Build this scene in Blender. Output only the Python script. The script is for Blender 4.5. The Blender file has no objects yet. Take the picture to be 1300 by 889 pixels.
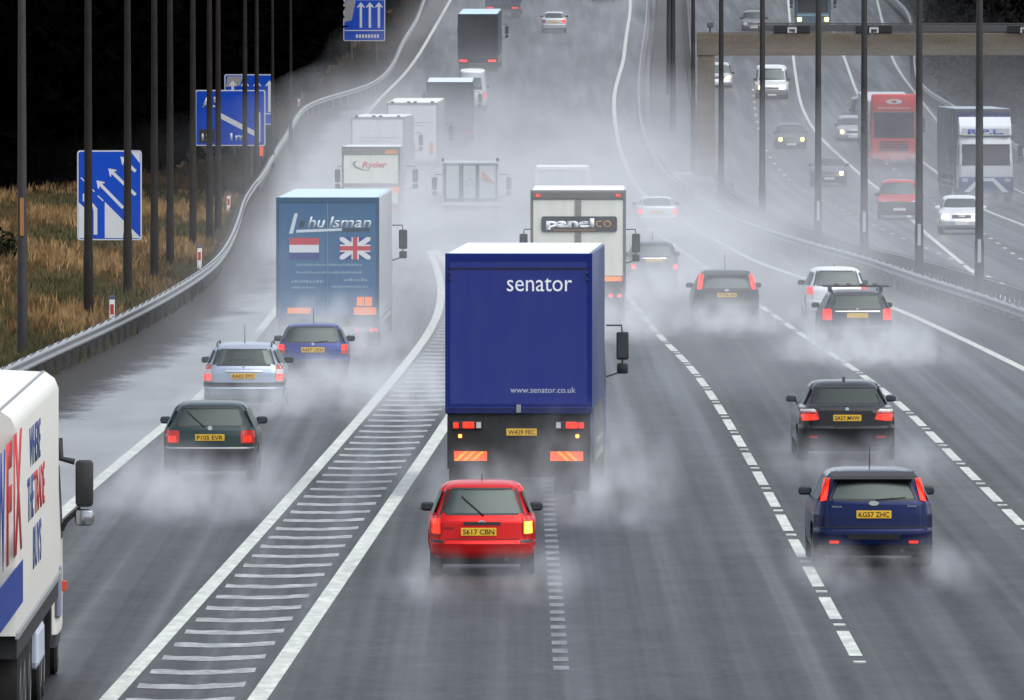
import bpy, bmesh, math, random
from mathutils import Vector, Matrix
random.seed(7)
R = math.radians

# ------------------------------------------------------------------ camera, world, sun, exposure
K = 14634.0          # focal length in pixels of a 1300 px wide frame (about 405 mm)
CAMH = 8.2           # the overbridge parapet
YH = 22.0            # level line of the flat stretch in the photograph
sc = bpy.context.scene
C = sc.collection
cam = bpy.data.objects.new('camera', bpy.data.cameras.new('camera'))
C.objects.link(cam); sc.camera = cam
cam.data.sensor_width = 36; cam.data.lens = K / 1300 * 36
cam.data.clip_start = 1; cam.data.clip_end = 8000
cam.location = (0, 0, CAMH)
cam.rotation_euler = (R(90) - math.atan((444.5 - YH) / K), 0, 0)

world = bpy.data.worlds.new('World'); sc.world = world; world.use_nodes = True
wn = world.node_tree.nodes; wl = world.node_tree.links
sky = wn.new('ShaderNodeTexSky'); sky.sky_type = 'NISHITA'; sky.sun_disc = False
SUN_EL, SUN_AZ = 60, 125
sky.sun_elevation = R(SUN_EL); sky.sun_rotation = R(SUN_AZ)
sky.air_density = 1.0; sky.dust_density = 1.5; sky.ozone_density = 1.0
hs_ = wn.new('ShaderNodeHueSaturation'); hs_.inputs['Saturation'].default_value = .42   # cloud takes the blue out of the skylight
wl.new(sky.outputs[0], hs_.inputs['Color']); wl.new(hs_.outputs[0], wn['Background'].inputs[0]); wn['Background'].inputs[1].default_value = 0.14
sun = bpy.data.objects.new('sun', bpy.data.lights.new('sun', 'SUN')); C.objects.link(sun)
sun.data.energy = 1.3; sun.data.angle = R(70); sun.data.color = (1, .985, .97)
_az = R(SUN_AZ)
_d = Vector((math.sin(_az) * math.cos(R(SUN_EL)), math.cos(_az) * math.cos(R(SUN_EL)), math.sin(R(SUN_EL))))
sun.rotation_euler = _d.to_track_quat('Z', 'Y').to_euler()
sun.location = (0, 0, 60)
sc.view_settings.view_transform = 'Standard'; sc.view_settings.look = 'None'
sc.view_settings.gamma = 1; sc.view_settings.use_curve_mapping = False
sc.view_settings.exposure = 0.8
sc.cycles.volume_bounces = 2
sc.cycles.volume_step_rate = 1.0
sc.cycles.max_bounces = 8
sc.cycles.caustics_reflective = False; sc.cycles.caustics_refractive = False

# ------------------------------------------------------------------ ground profile and pixel helpers
def zg(Y):
    m = min(max(Y - 545, 0), 80)
    return .0002125 * m * m + .034 * max(min(Y, 1500) - 625, 0)

def G(px, py, h=0.0):
    """the point at height h above the ground seen at a photograph pixel"""
    a, b = 60.0, 1400.0
    for _ in range(60):
        m = (a + b) / 2
        if YH + (CAMH - zg(m) - h) * K / m > py: a = m
        else: b = m
    return ((px - 650) * a / K, a)

class Curve:
    """X as a smooth function of Y through points"""
    def __init__(s, pts, h=0.0, world=False):
        p = sorted([(y, x) for x, y in (pts if world else [G(a, b, h) for a, b in pts])])
        s.y = [q[0] for q in p]; s.x = [q[1] for q in p]
        n = len(p); d = [(s.x[i+1]-s.x[i])/(s.y[i+1]-s.y[i]) for i in range(n-1)]
        s.m = [d[0]] + [(d[i-1]+d[i])/2 for i in range(1, n-1)] + [d[-1]]
    def raw(s, Y):
        y, x, m = s.y, s.x, s.m
        if Y <= y[0]: return x[0] + m[0]*(Y-y[0])
        if Y >= y[-1]: return x[-1] + m[-1]*(Y-y[-1])
        i = 0
        while y[i+1] < Y: i += 1
        h = y[i+1]-y[i]; t = (Y-y[i])/h
        return ((2*t**3-3*t*t+1)*x[i] + (t**3-2*t*t+t)*h*m[i] + (-2*t**3+3*t*t)*x[i+1] + (t**3-t*t)*h*m[i+1])
    def __call__(s, Y):
        return sum(s.raw(Y+d)*w for d, w in ((-14, 1), (-7, 2), (0, 3), (7, 2), (14, 1)))/9
    def slope(s, Y): return (s(Y+6)-s(Y-6))/12

LR = Curve([(23.6,465.6),(67,445),(135,415),(189,388),(236,361),(270,337),(290,310),(302,281),(310,256),(331,226),(348,196),(368,165),
            (388,135),(405,126),(434,121),(467,111),(496,86),(511,54),(528,27),(540,-5)], .62)
LE = Curve([(-7.9,130),(-7.6,160),(-7.45,190),(-7.05,225),(-6.7,253),(-6.6,290),(-6.65,340),(-7.1,400),(-7.7,460),(-8.2,530),(-8.6,600),
            (-8.4,660)] + [G(518,89), G(555,30), G(572,0)], world=True)
CL = Curve([(218,800),(380,620),(525,450),(548,417),(558,391),(560,364),(553,337),(541,310)])
CR = Curve([(388,800),(445,717),(506,628),(572,530),(607,470),(612,440),(598,390),(575,345),(545,311)])
D2 = Curve([(1055,775),(941,565),(880,470),(835,425),(800,380)])
D3 = Curve([(1290,660),(1210,580),(1150,520),(1100,480),(1010,420),(960,385)])
RE = Curve([(1300,469),(1238.6,438.6),(1187.6,415),(1147,396),(1021,353.5),(975,339),(929,316.6),(872,284),(823,252),(800,221),(791,201),
            (783.6,174),(780,120),(791,78),(795,46),(800,14),(800,-5)])
MR = Curve([(1300,398),(1238,376),(1171,356),(1103,332),(1036,314),(968,293),(913,271.6),(881,253.6),(864.6,239),(852,226.6),(834,203),
            (823,183),(815,160),(811.5,125),(813,83),(817,55),(821,25),(822,-5)], .62)
FB = Curve([(1300,368),(1253,355),(1214,342),(1164,329),(1080,309),(1002,280),(950,258),(921,236),(903,205),(893,175),(884,130),(878,80),(874,30),(872,-5)], .75)
OA = Curve([(1240,350),(1175,296),(1111,236.6),(1067.5,199),(1040.5,174.5),(1019,139),(1011,101.6),(1007,73),(1003,30),(1000,-5)])
OB = Curve([(1256,352),(1199,325),(1117,290),(1039,251),(994.6,221),(974,194),(962,160),(955,100),(952,40)])
OC = Curve([(1380,330),(1297,285),(1254,269),(1189,218),(1173,207),(1120,165),(1092,125.5),(1071.6,73),(1050,20),(1042,-5)])
OD = Curve([(1420,300),(1330,262),(1285,238),(1215,185),(1175,135),(1136,81),(1118,20),(1112,-5)])
OR = Curve([(1440,270),(1302,194),(1250,158),(1199,130),(1173,113),(1160,60),(1152,16),(1132,-4)], .62)

# ------------------------------------------------------------------ materials
MATS = {}
def _mat(name):
    m = bpy.data.materials.new(name); m.use_nodes = True
    return m, m.node_tree.nodes, m.node_tree.links, m.node_tree.nodes['Principled BSDF']

def paint(col, rough=.35, metal=0.0, name='paint', dirt=.25, emit=0, coat=0.0, inner=False, spec=.5):
    key = (tuple(col), rough, metal, dirt, emit, coat, inner, spec)
    if key in MATS: return MATS[key]
    m, n, l, b = _mat(name)
    b.inputs['Roughness'].default_value = rough; b.inputs['Metallic'].default_value = metal
    b.inputs['Coat Weight'].default_value = coat; b.inputs['Coat Roughness'].default_value = .12
    b.inputs['Specular IOR Level'].default_value = spec
    tc = n.new('ShaderNodeTexCoord'); nz = n.new('ShaderNodeTexNoise'); mp = n.new('ShaderNodeMapping')
    mp.inputs['Scale'].default_value = (2.3, 2.3, 1.1) if name != 'box_rear' else (3.0, 3.0, .45)
    nz.inputs['Scale'].default_value = 1.7; nz.inputs['Detail'].default_value = 7; nz.inputs['Roughness'].default_value = .65
    l.new(tc.outputs['Object'], mp.inputs[0]); l.new(mp.outputs[0], nz.inputs['Vector'])
    rp = n.new('ShaderNodeValToRGB'); rp.color_ramp.elements[0].position = .35; rp.color_ramp.elements[1].position = .75
    g = .18 * .6 + .4 * sum(col[:3]) / 3
    rp.color_ramp.elements[0].color = (*col[:3], 1)
    rp.color_ramp.elements[1].color = tuple(col[i]*(1-dirt) + g*(.9, .85, .8)[i]*dirt for i in range(3)) + (1,)
    l.new(nz.outputs[0], rp.inputs[0])
    out = rp.outputs[0]
    if inner:
        ge = n.new('ShaderNodeNewGeometry'); mx = n.new('ShaderNodeMix'); mx.data_type = 'RGBA'
        l.new(ge.outputs['Backfacing'], mx.inputs[0]); l.new(out, mx.inputs[6]); mx.inputs[7].default_value = (.06, .06, .065, 1)
        out = mx.outputs[2]
    l.new(out, b.inputs['Base Color'])
    if emit:
        b.inputs['Emission Color'].default_value = (*col[:3], 1); b.inputs['Emission Strength'].default_value = emit
        if 'lens' in name:
            wv = n.new('ShaderNodeTexWave'); wv.inputs['Scale'].default_value = 9; wv.inputs['Distortion'].default_value = 2.5; wv.inputs['Detail'].default_value = 1
            wm = n.new('ShaderNodeMapRange'); wm.inputs[3].default_value = emit*.35; wm.inputs[4].default_value = emit*1.35
            l.new(tc.outputs['Object'], wv.inputs['Vector']); l.new(wv.outputs[1], wm.inputs[0]); l.new(wm.outputs[0], b.inputs['Emission Strength'])
    MATS[key] = m
    return m

def glass(tint=.55, name='glass', gloss=.5):
    tint = tint**.25
    key = ('glass', tint, gloss)
    if key in MATS: return MATS[key]
    m, n, l, b = _mat(name)
    n.remove(b)
    tr = n.new('ShaderNodeBsdfTransparent'); tr.inputs[0].default_value = (tint*.93, tint, tint*.98, 1)
    gl = n.new('ShaderNodeBsdfGlossy'); gl.inputs['Roughness'].default_value = .30 if gloss < 1 else .42; q_ = gloss if gloss < 1 else .30; gl.inputs[0].default_value = (q_*.93, q_, q_*.98, 1)
    fr = n.new('ShaderNodeFresnel'); fr.inputs[0].default_value = 1.5 if gloss < 1 else 1.9
    mx = n.new('ShaderNodeMixShader')
    l.new(fr.outputs[0], mx.inputs[0]); l.new(tr.outputs[0], mx.inputs[1]); l.new(gl.outputs[0], mx.inputs[2])
    l.new(mx.outputs[0], n['Material Output'].inputs[0])
    MATS[key] = m
    return m

BLACK = paint((.012, .012, .014), .5, name='black_plastic', dirt=.12)
RUBBER = paint((.015, .015, .015), .85, name='rubber', dirt=.2, spec=.2)
CHASSIS = paint((.02, .02, .022), .7, name='dark_chassis', dirt=.25, spec=.25)
ALLOY = paint((.45, .46, .48), .35, .9, name='alloy', dirt=.3)
CHROME = paint((.7, .72, .75), .2, .9, name='chrome', dirt=.1)
DIRTYPOST = paint((.07, .066, .066), .6, .2, name='dirty_post', dirt=.3)
GALV = paint((.30, .31, .32), .5, .4, name='galvanised_steel', dirt=.45)
YPLATE = paint((.80, .46, .01), .5, name='yellow_plate', dirt=.15)
WPLATE = paint((.75, .75, .72), .5, name='white_plate', dirt=.15)
INK = paint((.01, .01, .01), .6, name='black_ink', dirt=0)
WHITE = paint((.80, .80, .78), .4, name='white_paint', dirt=.12)
SEAT = paint((.03, .03, .035), .9, name='seat_cloth', dirt=.2)
REDLIT = paint((1.0, .022, .006), .3, name='lit_red_lens', dirt=0, emit=1.25)
REDLENS = paint((.5, .02, .015), .25, name='red_lens', dirt=.1)
REDGLOW = paint((.9, .022, .010), .3, name='glowing_red_lens', dirt=0, emit=.45)
AMBERLIT = paint((1.0, .42, .03), .3, name='lit_amber_lens', dirt=0, emit=3.5)
AMBER = paint((.7, .25, .03), .3, name='amber_lens', dirt=.1)
HEADLIT = paint((1.0, .72, .13), .3, name='lit_headlamp', dirt=0, emit=8)
HEADOFF = paint((.5, .52, .55), .15, .3, name='headlamp_glass', dirt=.1)
DARKMIRROR = paint((.06, .075, .09), .15, .6, name='dark_mirror_glass', dirt=.1)
CLEAR = paint((.55, .53, .52), .25, name='clear_lens', dirt=.15)

# ------------------------------------------------------------------ object helpers
def tag(o, label=None, cat=None, group=None, kind=None):
    if label: o['label'] = label
    if cat: o['category'] = cat
    if group: o['group'] = group
    if kind: o['kind'] = kind
    return o

def thing(name, label, cat, loc=(0, 0, 0), rz=0, group=None):
    o = bpy.data.objects.new(name, None); C.objects.link(o)
    o.location = loc; o.rotation_euler = (0, 0, rz); o.empty_display_size = .3
    return tag(o, label, cat, group)

class MB:
    def __init__(s): s.v = []; s.f = []; s.mi = []
    def add(s, vs, fs, mi=0):
        o = len(s.v); s.v += [tuple(v) for v in vs]; s.f += [tuple(i+o for i in f) for f in fs]; s.mi += [mi]*len(fs)
        return s
    def box(s, x0, x1, y0, y1, z0, z1, mi=0, bev=0):
        if bev <= 0:
            v = [(x, y, z) for z in (z0, z1) for y in (y0, y1) for x in (x0, x1)]
            return s.add(v, [(0,2,3,1),(4,5,7,6),(0,1,5,4),(2,6,7,3),(0,4,6,2),(1,3,7,5)], mi)
        bm = bmesh.new(); bmesh.ops.create_cube(bm, size=1)
        for q in bm.verts: q.co = Vector(((x0+x1)/2+q.co.x*(x1-x0), (y0+y1)/2+q.co.y*(y1-y0), (z0+z1)/2+q.co.z*(z1-z0)))
        bmesh.ops.bevel(bm, geom=list(bm.edges), offset=bev, segments=2, affect='EDGES', profile=.5)
        bm.verts.ensure_lookup_table()
        s.add([q.co[:] for q in bm.verts], [[q.index for q in f.verts] for f in bm.faces], mi); bm.free()
        return s
    def tube(s, pts, r, n=8, mi=0, caps=True):
        pts = [Vector(p) for p in pts]; rs = r if isinstance(r, (list, tuple)) else [r]*len(pts)
        vs = []; fs = []
        for i, p in enumerate(pts):
            d = (pts[min(i+1, len(pts)-1)] - pts[max(i-1, 0)]).normalized()
            a = d.cross(Vector((0, 0, 1))); a = a.normalized() if a.length > 1e-3 else Vector((1, 0, 0))
            b = d.cross(a)
            vs += [p + (a*math.cos(2*math.pi*k/n) + b*math.sin(2*math.pi*k/n))*rs[i] for k in range(n)]
        for i in range(len(pts)-1):
            for k in range(n): fs.append((i*n+k, i*n+(k+1) % n, (i+1)*n+(k+1) % n, (i+1)*n+k))
        if caps: fs += [tuple(range(n))[::-1], tuple(range((len(pts)-1)*n, len(pts)*n))]
        return s.add(vs, fs, mi)
    def lathe_x(s, prof, cx, cy, cz, n=28, mi=0):
        """profile of (x offset, radius) spun round an axle along x"""
        vs = [(cx+a, cy+r*math.cos(2*math.pi*k/n), cz+r*math.sin(2*math.pi*k/n)) for a, r in prof for k in range(n)]
        m = len(prof)
        fs = [(i*n+k, i*n+(k+1) % n, (i+1)*n+(k+1) % n, (i+1)*n+k) for i in range(m-1) for k in range(n)]
        fs += [tuple(range(n)), tuple(range((m-1)*n, m*n))[::-1]]
        return s.add(vs, fs, mi)
    def prism(s, poly, z0, z1, axis='y', mi=0):
        """poly of (a, b) extruded: axis y -> (a, z, b)"""
        n = len(poly)
        if axis == 'y': f = lambda a, b, t: (a, t, b)
        elif axis == 'x': f = lambda a, b, t: (t, a, b)
        else: f = lambda a, b, t: (a, b, t)
        vs = [f(a, b, z0) for a, b in poly] + [f(a, b, z1) for a, b in poly]
        fs = [tuple(range(n)), tuple(range(n, 2*n))[::-1]] + [(i, i+n, (i+1) % n+n, (i+1) % n) for i in range(n)]
        return s.add(vs, fs, mi)
    def build(s, name, mats, parent=None, smooth=False, label=None, normals=True):
        me = bpy.data.meshes.new(name); me.from_pydata(s.v, [], s.f)
        for m in (mats if isinstance(mats, (list, tuple)) else [mats]): me.materials.append(m)
        if any(s.mi):
            for p, i in zip(me.polygons, s.mi): p.material_index = i
        if normals:
            bm = bmesh.new(); bm.from_mesh(me); bmesh.ops.recalc_face_normals(bm, faces=bm.faces); bm.to_mesh(me); bm.free()
        if smooth:
            me.polygons.foreach_set('use_smooth', [True]*len(me.polygons))
            try: me.set_sharp_from_angle(angle=R(38))
            except Exception: pass
        me.update()
        o = bpy.data.objects.new(name, me); C.objects.link(o)
        if parent: o.parent = parent
        if label: o['label'] = label
        return o

def text_mesh(s, bold=0.0, shear=0.0, ext=.002):
    cu = bpy.data.curves.new('lettering', 'FONT'); cu.body = s; cu.size = 1; cu.offset = bold; cu.shear = shear
    cu.extrude = 0; cu.resolution_u = 3; cu.align_x = 'LEFT'
    o = bpy.data.objects.new('lettering', cu); C.objects.link(o)
    me = bpy.data.meshes.new_from_object(o.evaluated_get(bpy.context.evaluated_depsgraph_get()))
    bpy.data.objects.remove(o); bpy.data.curves.remove(cu)
    return me

TXT = {}
def lettering(s, mat, parent, x0, x1, z0, z1, y, face='rear', bold=.01, shear=0, name='lettering'):
    """flat lettering filling x0..x1, z0..z1 on a wall at y. face rear: read from -y. front: read from +y. right: on a wall x=y read from +x (x0..x1 along y)"""
    me0 = text_mesh(s, bold, shear)
    xs = [v.co.x for v in me0.vertices]; ys = [v.co.y for v in me0.vertices]
    ax, bx, ay, by = min(xs), max(xs), min(ys), max(ys)
    me = me0
    for v in me.vertices:
        u = (v.co.x-ax)/(bx-ax); w = (v.co.y-ay)/(by-ay)
        z = z0 + w*(z1-z0)
        if face == 'rear': v.co = (x0+u*(x1-x0), y, z)
        elif face == 'front': v.co = (x1-u*(x1-x0), y, z)
        else: v.co = (y, x0+u*(x1-x0), z)
    bm = bmesh.new(); bm.from_mesh(me)
    r = bmesh.ops.extrude_face_region(bm, geom=list(bm.faces))
    d = {'rear': (0, .003, 0), 'front': (0, -.003, 0), 'right': (-.003, 0, 0)}[face]
    for q in r['geom']:
        if isinstance(q, bmesh.types.BMVert): q.co += Vector(d)
    bmesh.ops.recalc_face_normals(bm, faces=bm.faces); bm.to_mesh(me); bm.free()
    me.materials.clear(); me.materials.append(mat)
    o = bpy.data.objects.new(name, me); C.objects.link(o); o.parent = parent
    return o

def lerpkeys(keys, z):
    if z <= keys[0][0]: return keys[0][1:]
    for a, b in zip(keys, keys[1:]):
        if z <= b[0]:
            t = (z-a[0])/(b[0]-a[0]); return tuple(p+(q-p)*t for p, q in zip(a[1:], b[1:]))
    return keys[-1][1:]

# ------------------------------------------------------------------ lofted car shell
class Shell:
    """closed body made of stacked plan outlines; y=0 is the rear bumper, y=L the nose"""
    def __init__(s, keys, L, r=.24, bow=.10, fbow=.20, taper=.08):
        s.k = keys; s.L = L; s.r = r; s.bow = bow; s.fbow = fbow; s.tp = taper
    def W(s, z, y):
        Rr, F, W = lerpkeys(s.k, z); t = abs((y-(Rr+F)/2)/((F-Rr)/2+1e-6)); t = min(t, 1)
        return W*(1-s.tp*t**4)
    def rear(s, x, z):
        Rr, F, W = lerpkeys(s.k, z); W *= 1-s.tp; x = abs(x); r = min(s.r, W*.4, (F-Rr)*.3)
        if x <= W-r: return Rr+s.bow*(x/W)**2
        b = s.bow*((W-r)/W)**2; q = min((x-(W-r))/r, 1)
        return Rr+b+r*(1-math.sqrt(max(0, 1-q*q)))
    def front(s, x, z):
        Rr, F, W = lerpkeys(s.k, z); W *= 1-s.tp; x = abs(x); r = min(s.r*1.5, W*.4, (F-Rr)*.3)
        if x <= W-r: return F-s.fbow*(x/W)**2
        b = s.fbow*((W-r)/W)**2; q = min((x-(W-r))/r, 1)
        return F-b-r*(1-math.sqrt(max(0, 1-q*q)))
    def ring(s, z):
        Rr, F, W = lerpkeys(s.k, z); We = W*(1-s.tp); r = min(s.r, We*.4, (F-Rr)*.3); rf = min(s.r*1.5, We*.4, (F-Rr)*.3)
        pts = []
        for i in range(12): x = (We-r)*i/11; pts.append((x, s.rear(x, z)))
        for i in range(1, 6): x = We-r+r*math.sin(math.pi/2*i/5); pts.append((x, s.rear(x, z)))
        ya = pts[-1][1]; yb = s.front(We, z)
        for i in range(1, 60): y = ya+(yb-ya)*i/60; pts.append((s.W(z, y), y))
        for i in range(5, 0, -1): x = We-rf+rf*math.sin(math.pi/2*i/5); pts.append((x, s.front(x, z)))
        for i in range(9, -1, -1): x = (We-rf)*i/9; pts.append((x, s.front(x, z)))
        return pts
    def mesh(s, name, mats, parent, holes=(), arches=(), trim=.32, dz=.028):
        zs = [s.k[0][0]]
        for a, b in zip(s.k, s.k[1:]):
            n = max(1, int(math.ceil((b[0]-a[0])/dz)))
            zs += [a[0]+(b[0]-a[0])*(i+1)/n for i in range(n)]
        rings = []
        for z in zs:
            h = s.ring(z)
            full = h + [(-x, y) for x, y in h[-2:0:-1]]
            row = []
            for x, y in full:
                for ay, ar in arches:
                    if (y-ay)**2+(z-.30)**2 < ar*ar and abs(x) > .45: x *= (1-.17/abs(x))
                row.append((x, y, z))
            rings.append(row)
        n = len(rings[0]); mb = MB(); vs = [p for r_ in rings for p in r_]; fs = []; mi = []
        for i in range(len(rings)-1):
            for k in range(n):
                f = (i*n+k, i*n+(k+1) % n, (i+1)*n+(k+1) % n, (i+1)*n+k)
                c = [sum(vs[j][q] for j in f)/4 for q in range(3)]
                if any(h(*c) for h in holes): continue
                fs.append(f); mi.append(1 if c[2] < trim else 0)
        fs.append(tuple((len(rings)-1)*n+k for k in range(n))); mi.append(0)
        fs.append(tuple(range(n))[::-1]); mi.append(1)
        mb.v = vs; mb.f = fs; mb.mi = mi
        return mb.build(name, mats, parent, smooth=True)
    def patch(s, side, quad, off=.006, th=.02, nu=12, nv=8, rnd=0.0):
        """grid patch laid on the shell: quad = 4 (a, z) corners: bottom-left, bottom-right, top-right, top-left"""
        def P(u, v, o):
            if rnd:
                a, b = 2*u-1, 2*v-1
                u = (a*math.sqrt(1-rnd*b*b/2)+1)/2; v = (b*math.sqrt(1-rnd*a*a/2)+1)/2
            q = quad; w = ((1-u)*(1-v), u*(1-v), u*v, (1-u)*v)
            a = sum(w[i]*q[i][0] for i in range(4)); z = sum(w[i]*q[i][1] for i in range(4))
            if side == 'rear': return (a, s.rear(a, z)-o, z+o*.25)
            if side == 'front': return (a, s.front(a, z)+o, z+o*.25)
            sg = 1 if side == 'right' else -1
            return (sg*(s.W(z, a)+o), a, z)
        vs = [P(i/nu, j/nv, off) for j in range(nv+1) for i in range(nu+1)]
        m = len(vs); vs += [P(i/nu, j/nv, off-th) for j in range(nv+1) for i in range(nu+1)]
        N = nu+1; fs = []
        for j in range(nv):
            for i in range(nu):
                a = j*N+i; fs.append((a, a+1, a+N+1, a+N)); fs.append((m+a, m+a+N, m+a+N+1, m+a+1))
        for i in range(nu): fs += [(i, m+i, m+i+1, i+1), (nv*N+i, nv*N+i+1, m+nv*N+i+1, m+nv*N+i)]
        for j in range(nv): fs += [(j*N, (j+1)*N, m+(j+1)*N, m+j*N), (j*N+nu, m+j*N+nu, m+(j+1)*N+nu, (j+1)*N+nu)]
        return MB().add(vs, fs)

def sym(q): return [(-q[1][0], q[1][1]), (-q[0][0], q[0][1]), (-q[3][0], q[3][1]), (-q[2][0], q[2][1])]

def wheel(parent, x, y, r=.31, w=.20, side=1, rim=ALLOY):
    t = MB().lathe_x([(-w/2, r*.6), (-w/2, r*.93), (-w/2+.03, r), (w/2-.03, r), (w/2, r*.93), (w/2, r*.6)], x, y, r)
    o = t.build('wheel', RUBBER, parent, smooth=True)
    sx = side*w/2
    m = MB().lathe_x([(sx*.7, r*.62), (sx*1.02, r*.60), (sx*.6, r*.5), (sx*.7, r*.16), (sx*.9, r*.12)], x, y, r, n=20)
    m.build('rim', rim, o, smooth=True)
    return o

def plate(parent, s, x, y, z, w=.52, h=.11, txt=None, face='rear', mat=None):
    d = -1 if face == 'rear' else 1
    p = MB().box(x-w/2, x+w/2, min(y, y+d*.015), max(y, y+d*.015), z-h/2, z+h/2, bev=.004).build('number_plate', mat or (YPLATE if face == 'rear' else WPLATE), parent)
    if txt: lettering(txt, INK, p, x-w*.44, x+w*.44, z-h*.33, z+h*.33, y+d*.0185, face, bold=.012)
    return p

def make_car(label, loc, rz, col, kind='hatch', W=1.7, H=1.43, L=4.0, win=(.98, 1.34, .60, .49), lights=None, bumper=(.30, .52), bumpercol=None,
             ptxt=None, pz=.70, pw=.52, name='car', cat='car', group=None, rough=.28, metal=.3, extras=(), front=None, tint=.5, mirrorcol=None,
             ptxt_x=0, steep=.36, litlights=True, lat=None, lightsmat=None):
    t = thing(name, label, cat, loc, rz, group)
    hw = W/2; pm = paint(col, rough, metal, name='car_paint', dirt=.03, coat=.12, inner=True, spec=.2)
    belt = win[0]-.05; b = bumper[1]
    if kind == 'saloon':
        keys = [(.20, .14, L-.2, hw*.90), (.34, .03, L-.04, hw*.975), (b, 0, L, hw), (b+.05, .05, L-.05, hw), (.80, .06, L-.22, hw*.99), (.93, .07, L-.75, hw*.965),
                (.985, .12, L-1.2, hw*.935), (1.005, .45, L-1.30, hw*.90), (1.02, .80, L-1.35, hw*.875), (H-.12, 1.30, L-2.0, hw*.71), (H-.06, 1.47, L-2.12, hw*.65), (H-.025, 1.62, L-2.25, hw*.56), (H-.006, 1.85, L-2.4, hw*.42), (H, 2.05, L-2.55, hw*.28)]
    elif kind == 'van':
        keys = [(.22, .10, L-.2, hw*.94), (.40, .03, L-.03, hw*.985), (.60, 0, L-.05, hw), (1.0, .01, L-.35, hw), (1.2, .03, L-.95, hw*.985),
                (H-.12, .10, L-1.5, hw*.88), (H-.04, .16, L-1.62, hw*.80), (H, .40, L-1.9, hw*.55)]
    else:
        rk = steep
        keys = [(.19, .14, L-.2, hw*.90), (.34, .03, L-.04, hw*.975), (b-.02, 0, L, hw), (b+.03, .04, L-.04, hw), (.80, .055, L-.22, hw*.995), (belt-.02, .09, L-.72, hw*.97),
                (belt+.03, .12, L-1.05, hw*.94), (H-.12, .11+rk, L-1.76, hw*.765), (H-.065, .18+rk, L-1.9, hw*.70), (H-.025, .34+rk, L-2.05, hw*.60), (H-.006, .58+rk, L-2.2, hw*.44), (H, .8+rk, L-2.35, hw*.28)]
    S = Shell(keys, L)
    z0, z1, w0, w1 = win
    m_ = .012
    def in_q(a, z, q):  # q: z0,z1,a0lo,a0hi,a1lo,a1hi shrunk
        if not (q[0]+m_ < z < q[1]-m_): return False
        f = (z-q[0])/(q[1]-q[0]); lo = q[2]+(q[4]-q[2])*f+m_; hi = q[3]+(q[5]-q[3])*f-m_
        return lo < a < hi
    fz0, fz1 = max(belt+.05, 1.0 if kind != 'van' else 1.22), H-.11
    fw0, fw1 = hw*.80, hw*.62
    rq = (z0, z1, -w0, w0, -w1, w1); fq = (fz0, fz1, -fw0, fw0, -fw1, fw1)
    Rl, Fl, _ = lerpkeys(keys, belt+.05); Ru, Fu, _ = lerpkeys(keys, H-.12)
    a, c = Rl+.22, Fl-.14; a2, c2 = Ru+.12, Fu-.10
    sz0, sz1 = belt+.04, H-.13
    holes = [lambda x, y, z: in_q(x, z, rq) and y < S.rear(x, z)+.02 and y < L/2,
             lambda x, y, z: in_q(x, z, fq) and y > L/2 and y > S.front(x, z)-.02]
    sides = []
    if kind != 'van':
        mid0, mid1 = a+(c-a)*.46, a2+(c2-a2)*.46
        sides = [(sz0, sz1, a, mid0-.05, a2, mid1-.05), (sz0, sz1, mid0+.05, c, mid1+.05, c2)]
    else:
        sides = [(1.2, H-.2, L-1.75, L-1.05, L-1.9, L-1.45)]
    holes.append(lambda x, y, z: abs(x) > .35 and any(in_q(y, z, q) for q in sides) and abs(abs(x)-S.W(z, y)) < .03)
    body = S.mesh('body', [pm, BLACK], t, holes, arches=((.72, .37), (L-.80, .37)), trim=.27)
    g = glass(min(.92, tint+.25)); gr = glass(min(.92, tint+.25), gloss=1.0)
    S.patch('rear', [(-w0, z0), (w0, z0), (w1, z1), (-w1, z1)], .004, .010, rnd=.18).build('rear_window', gr, t, smooth=True)
    S.patch('front', [(-fw0, fz0), (fw0, fz0), (fw1, fz1), (-fw1, fz1)], .004, .010, rnd=.12).build('windscreen', g, t, smooth=True)
    # dark rubber surround of the rear window (four strips)
    sb = MB(); e = .022
    for q in ([(-w0-e, z0-e), (w0+e, z0-e), (w0, z0+e*.4), (-w0, z0+e*.4)], [(-w1, z1-e*.4), (w1, z1-e*.4), (w1+e, z1+e), (-w1-e, z1+e)],
              [(-w0-e, z0), (-w0+e*.5, z0), (-w1+e*.5, z1), (-w1-e, z1)], [(w0-e*.5, z0), (w0+e, z0), (w1+e, z1), (w1-e*.5, z1)]):
        p = S.patch('rear', q, .003, .012); sb.add(p.v, p.f)
    sb.build('window_seal', BLACK, t)
    for sd in ('left', 'right'):
        for q in sides:
            S.patch(sd, [(q[2], q[0]), (q[3], q[0]), (q[5], q[1]), (q[4], q[1])], .004, .010).build('side_window', glass(.45), t, smooth=True)
    # cabin: floor, parcel shelf and dashboard, seats
    cb = MB(); cb.box(-hw*.86, hw*.86, .5, L-1.1, .25, .45); cb.box(-hw*.84, hw*.84, .28 if kind == 'hatch' else .7, .62 if kind == 'hatch' else 1.0, belt-.12, belt-.05)
    cb.box(-hw*.82, hw*.82, L-1.55, L-1.15, .6, belt-.02)
    cb.build('cabin_trim', SEAT, t)
    for sx in (-1, 1):
        for yy in (1.25, 2.05):
            if yy > L-1.6: continue
            st = MB(); x = sx*hw*.42
            st.box(x-.22, x+.22, yy, yy+.12, .5, 1.02, bev=.05); st.box(x-.12, x+.12, yy+.01, yy+.09, 1.05, min(1.23, H-.16), bev=.035); st.box(x-.22, x+.22, yy, yy+.5, .40, .54, bev=.04)
            st.build('seat', SEAT, t, smooth=True)
    # bumpers
    bc = bumpercol or pm
    bz0, bz1 = bumper; xe = hw*.945
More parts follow.
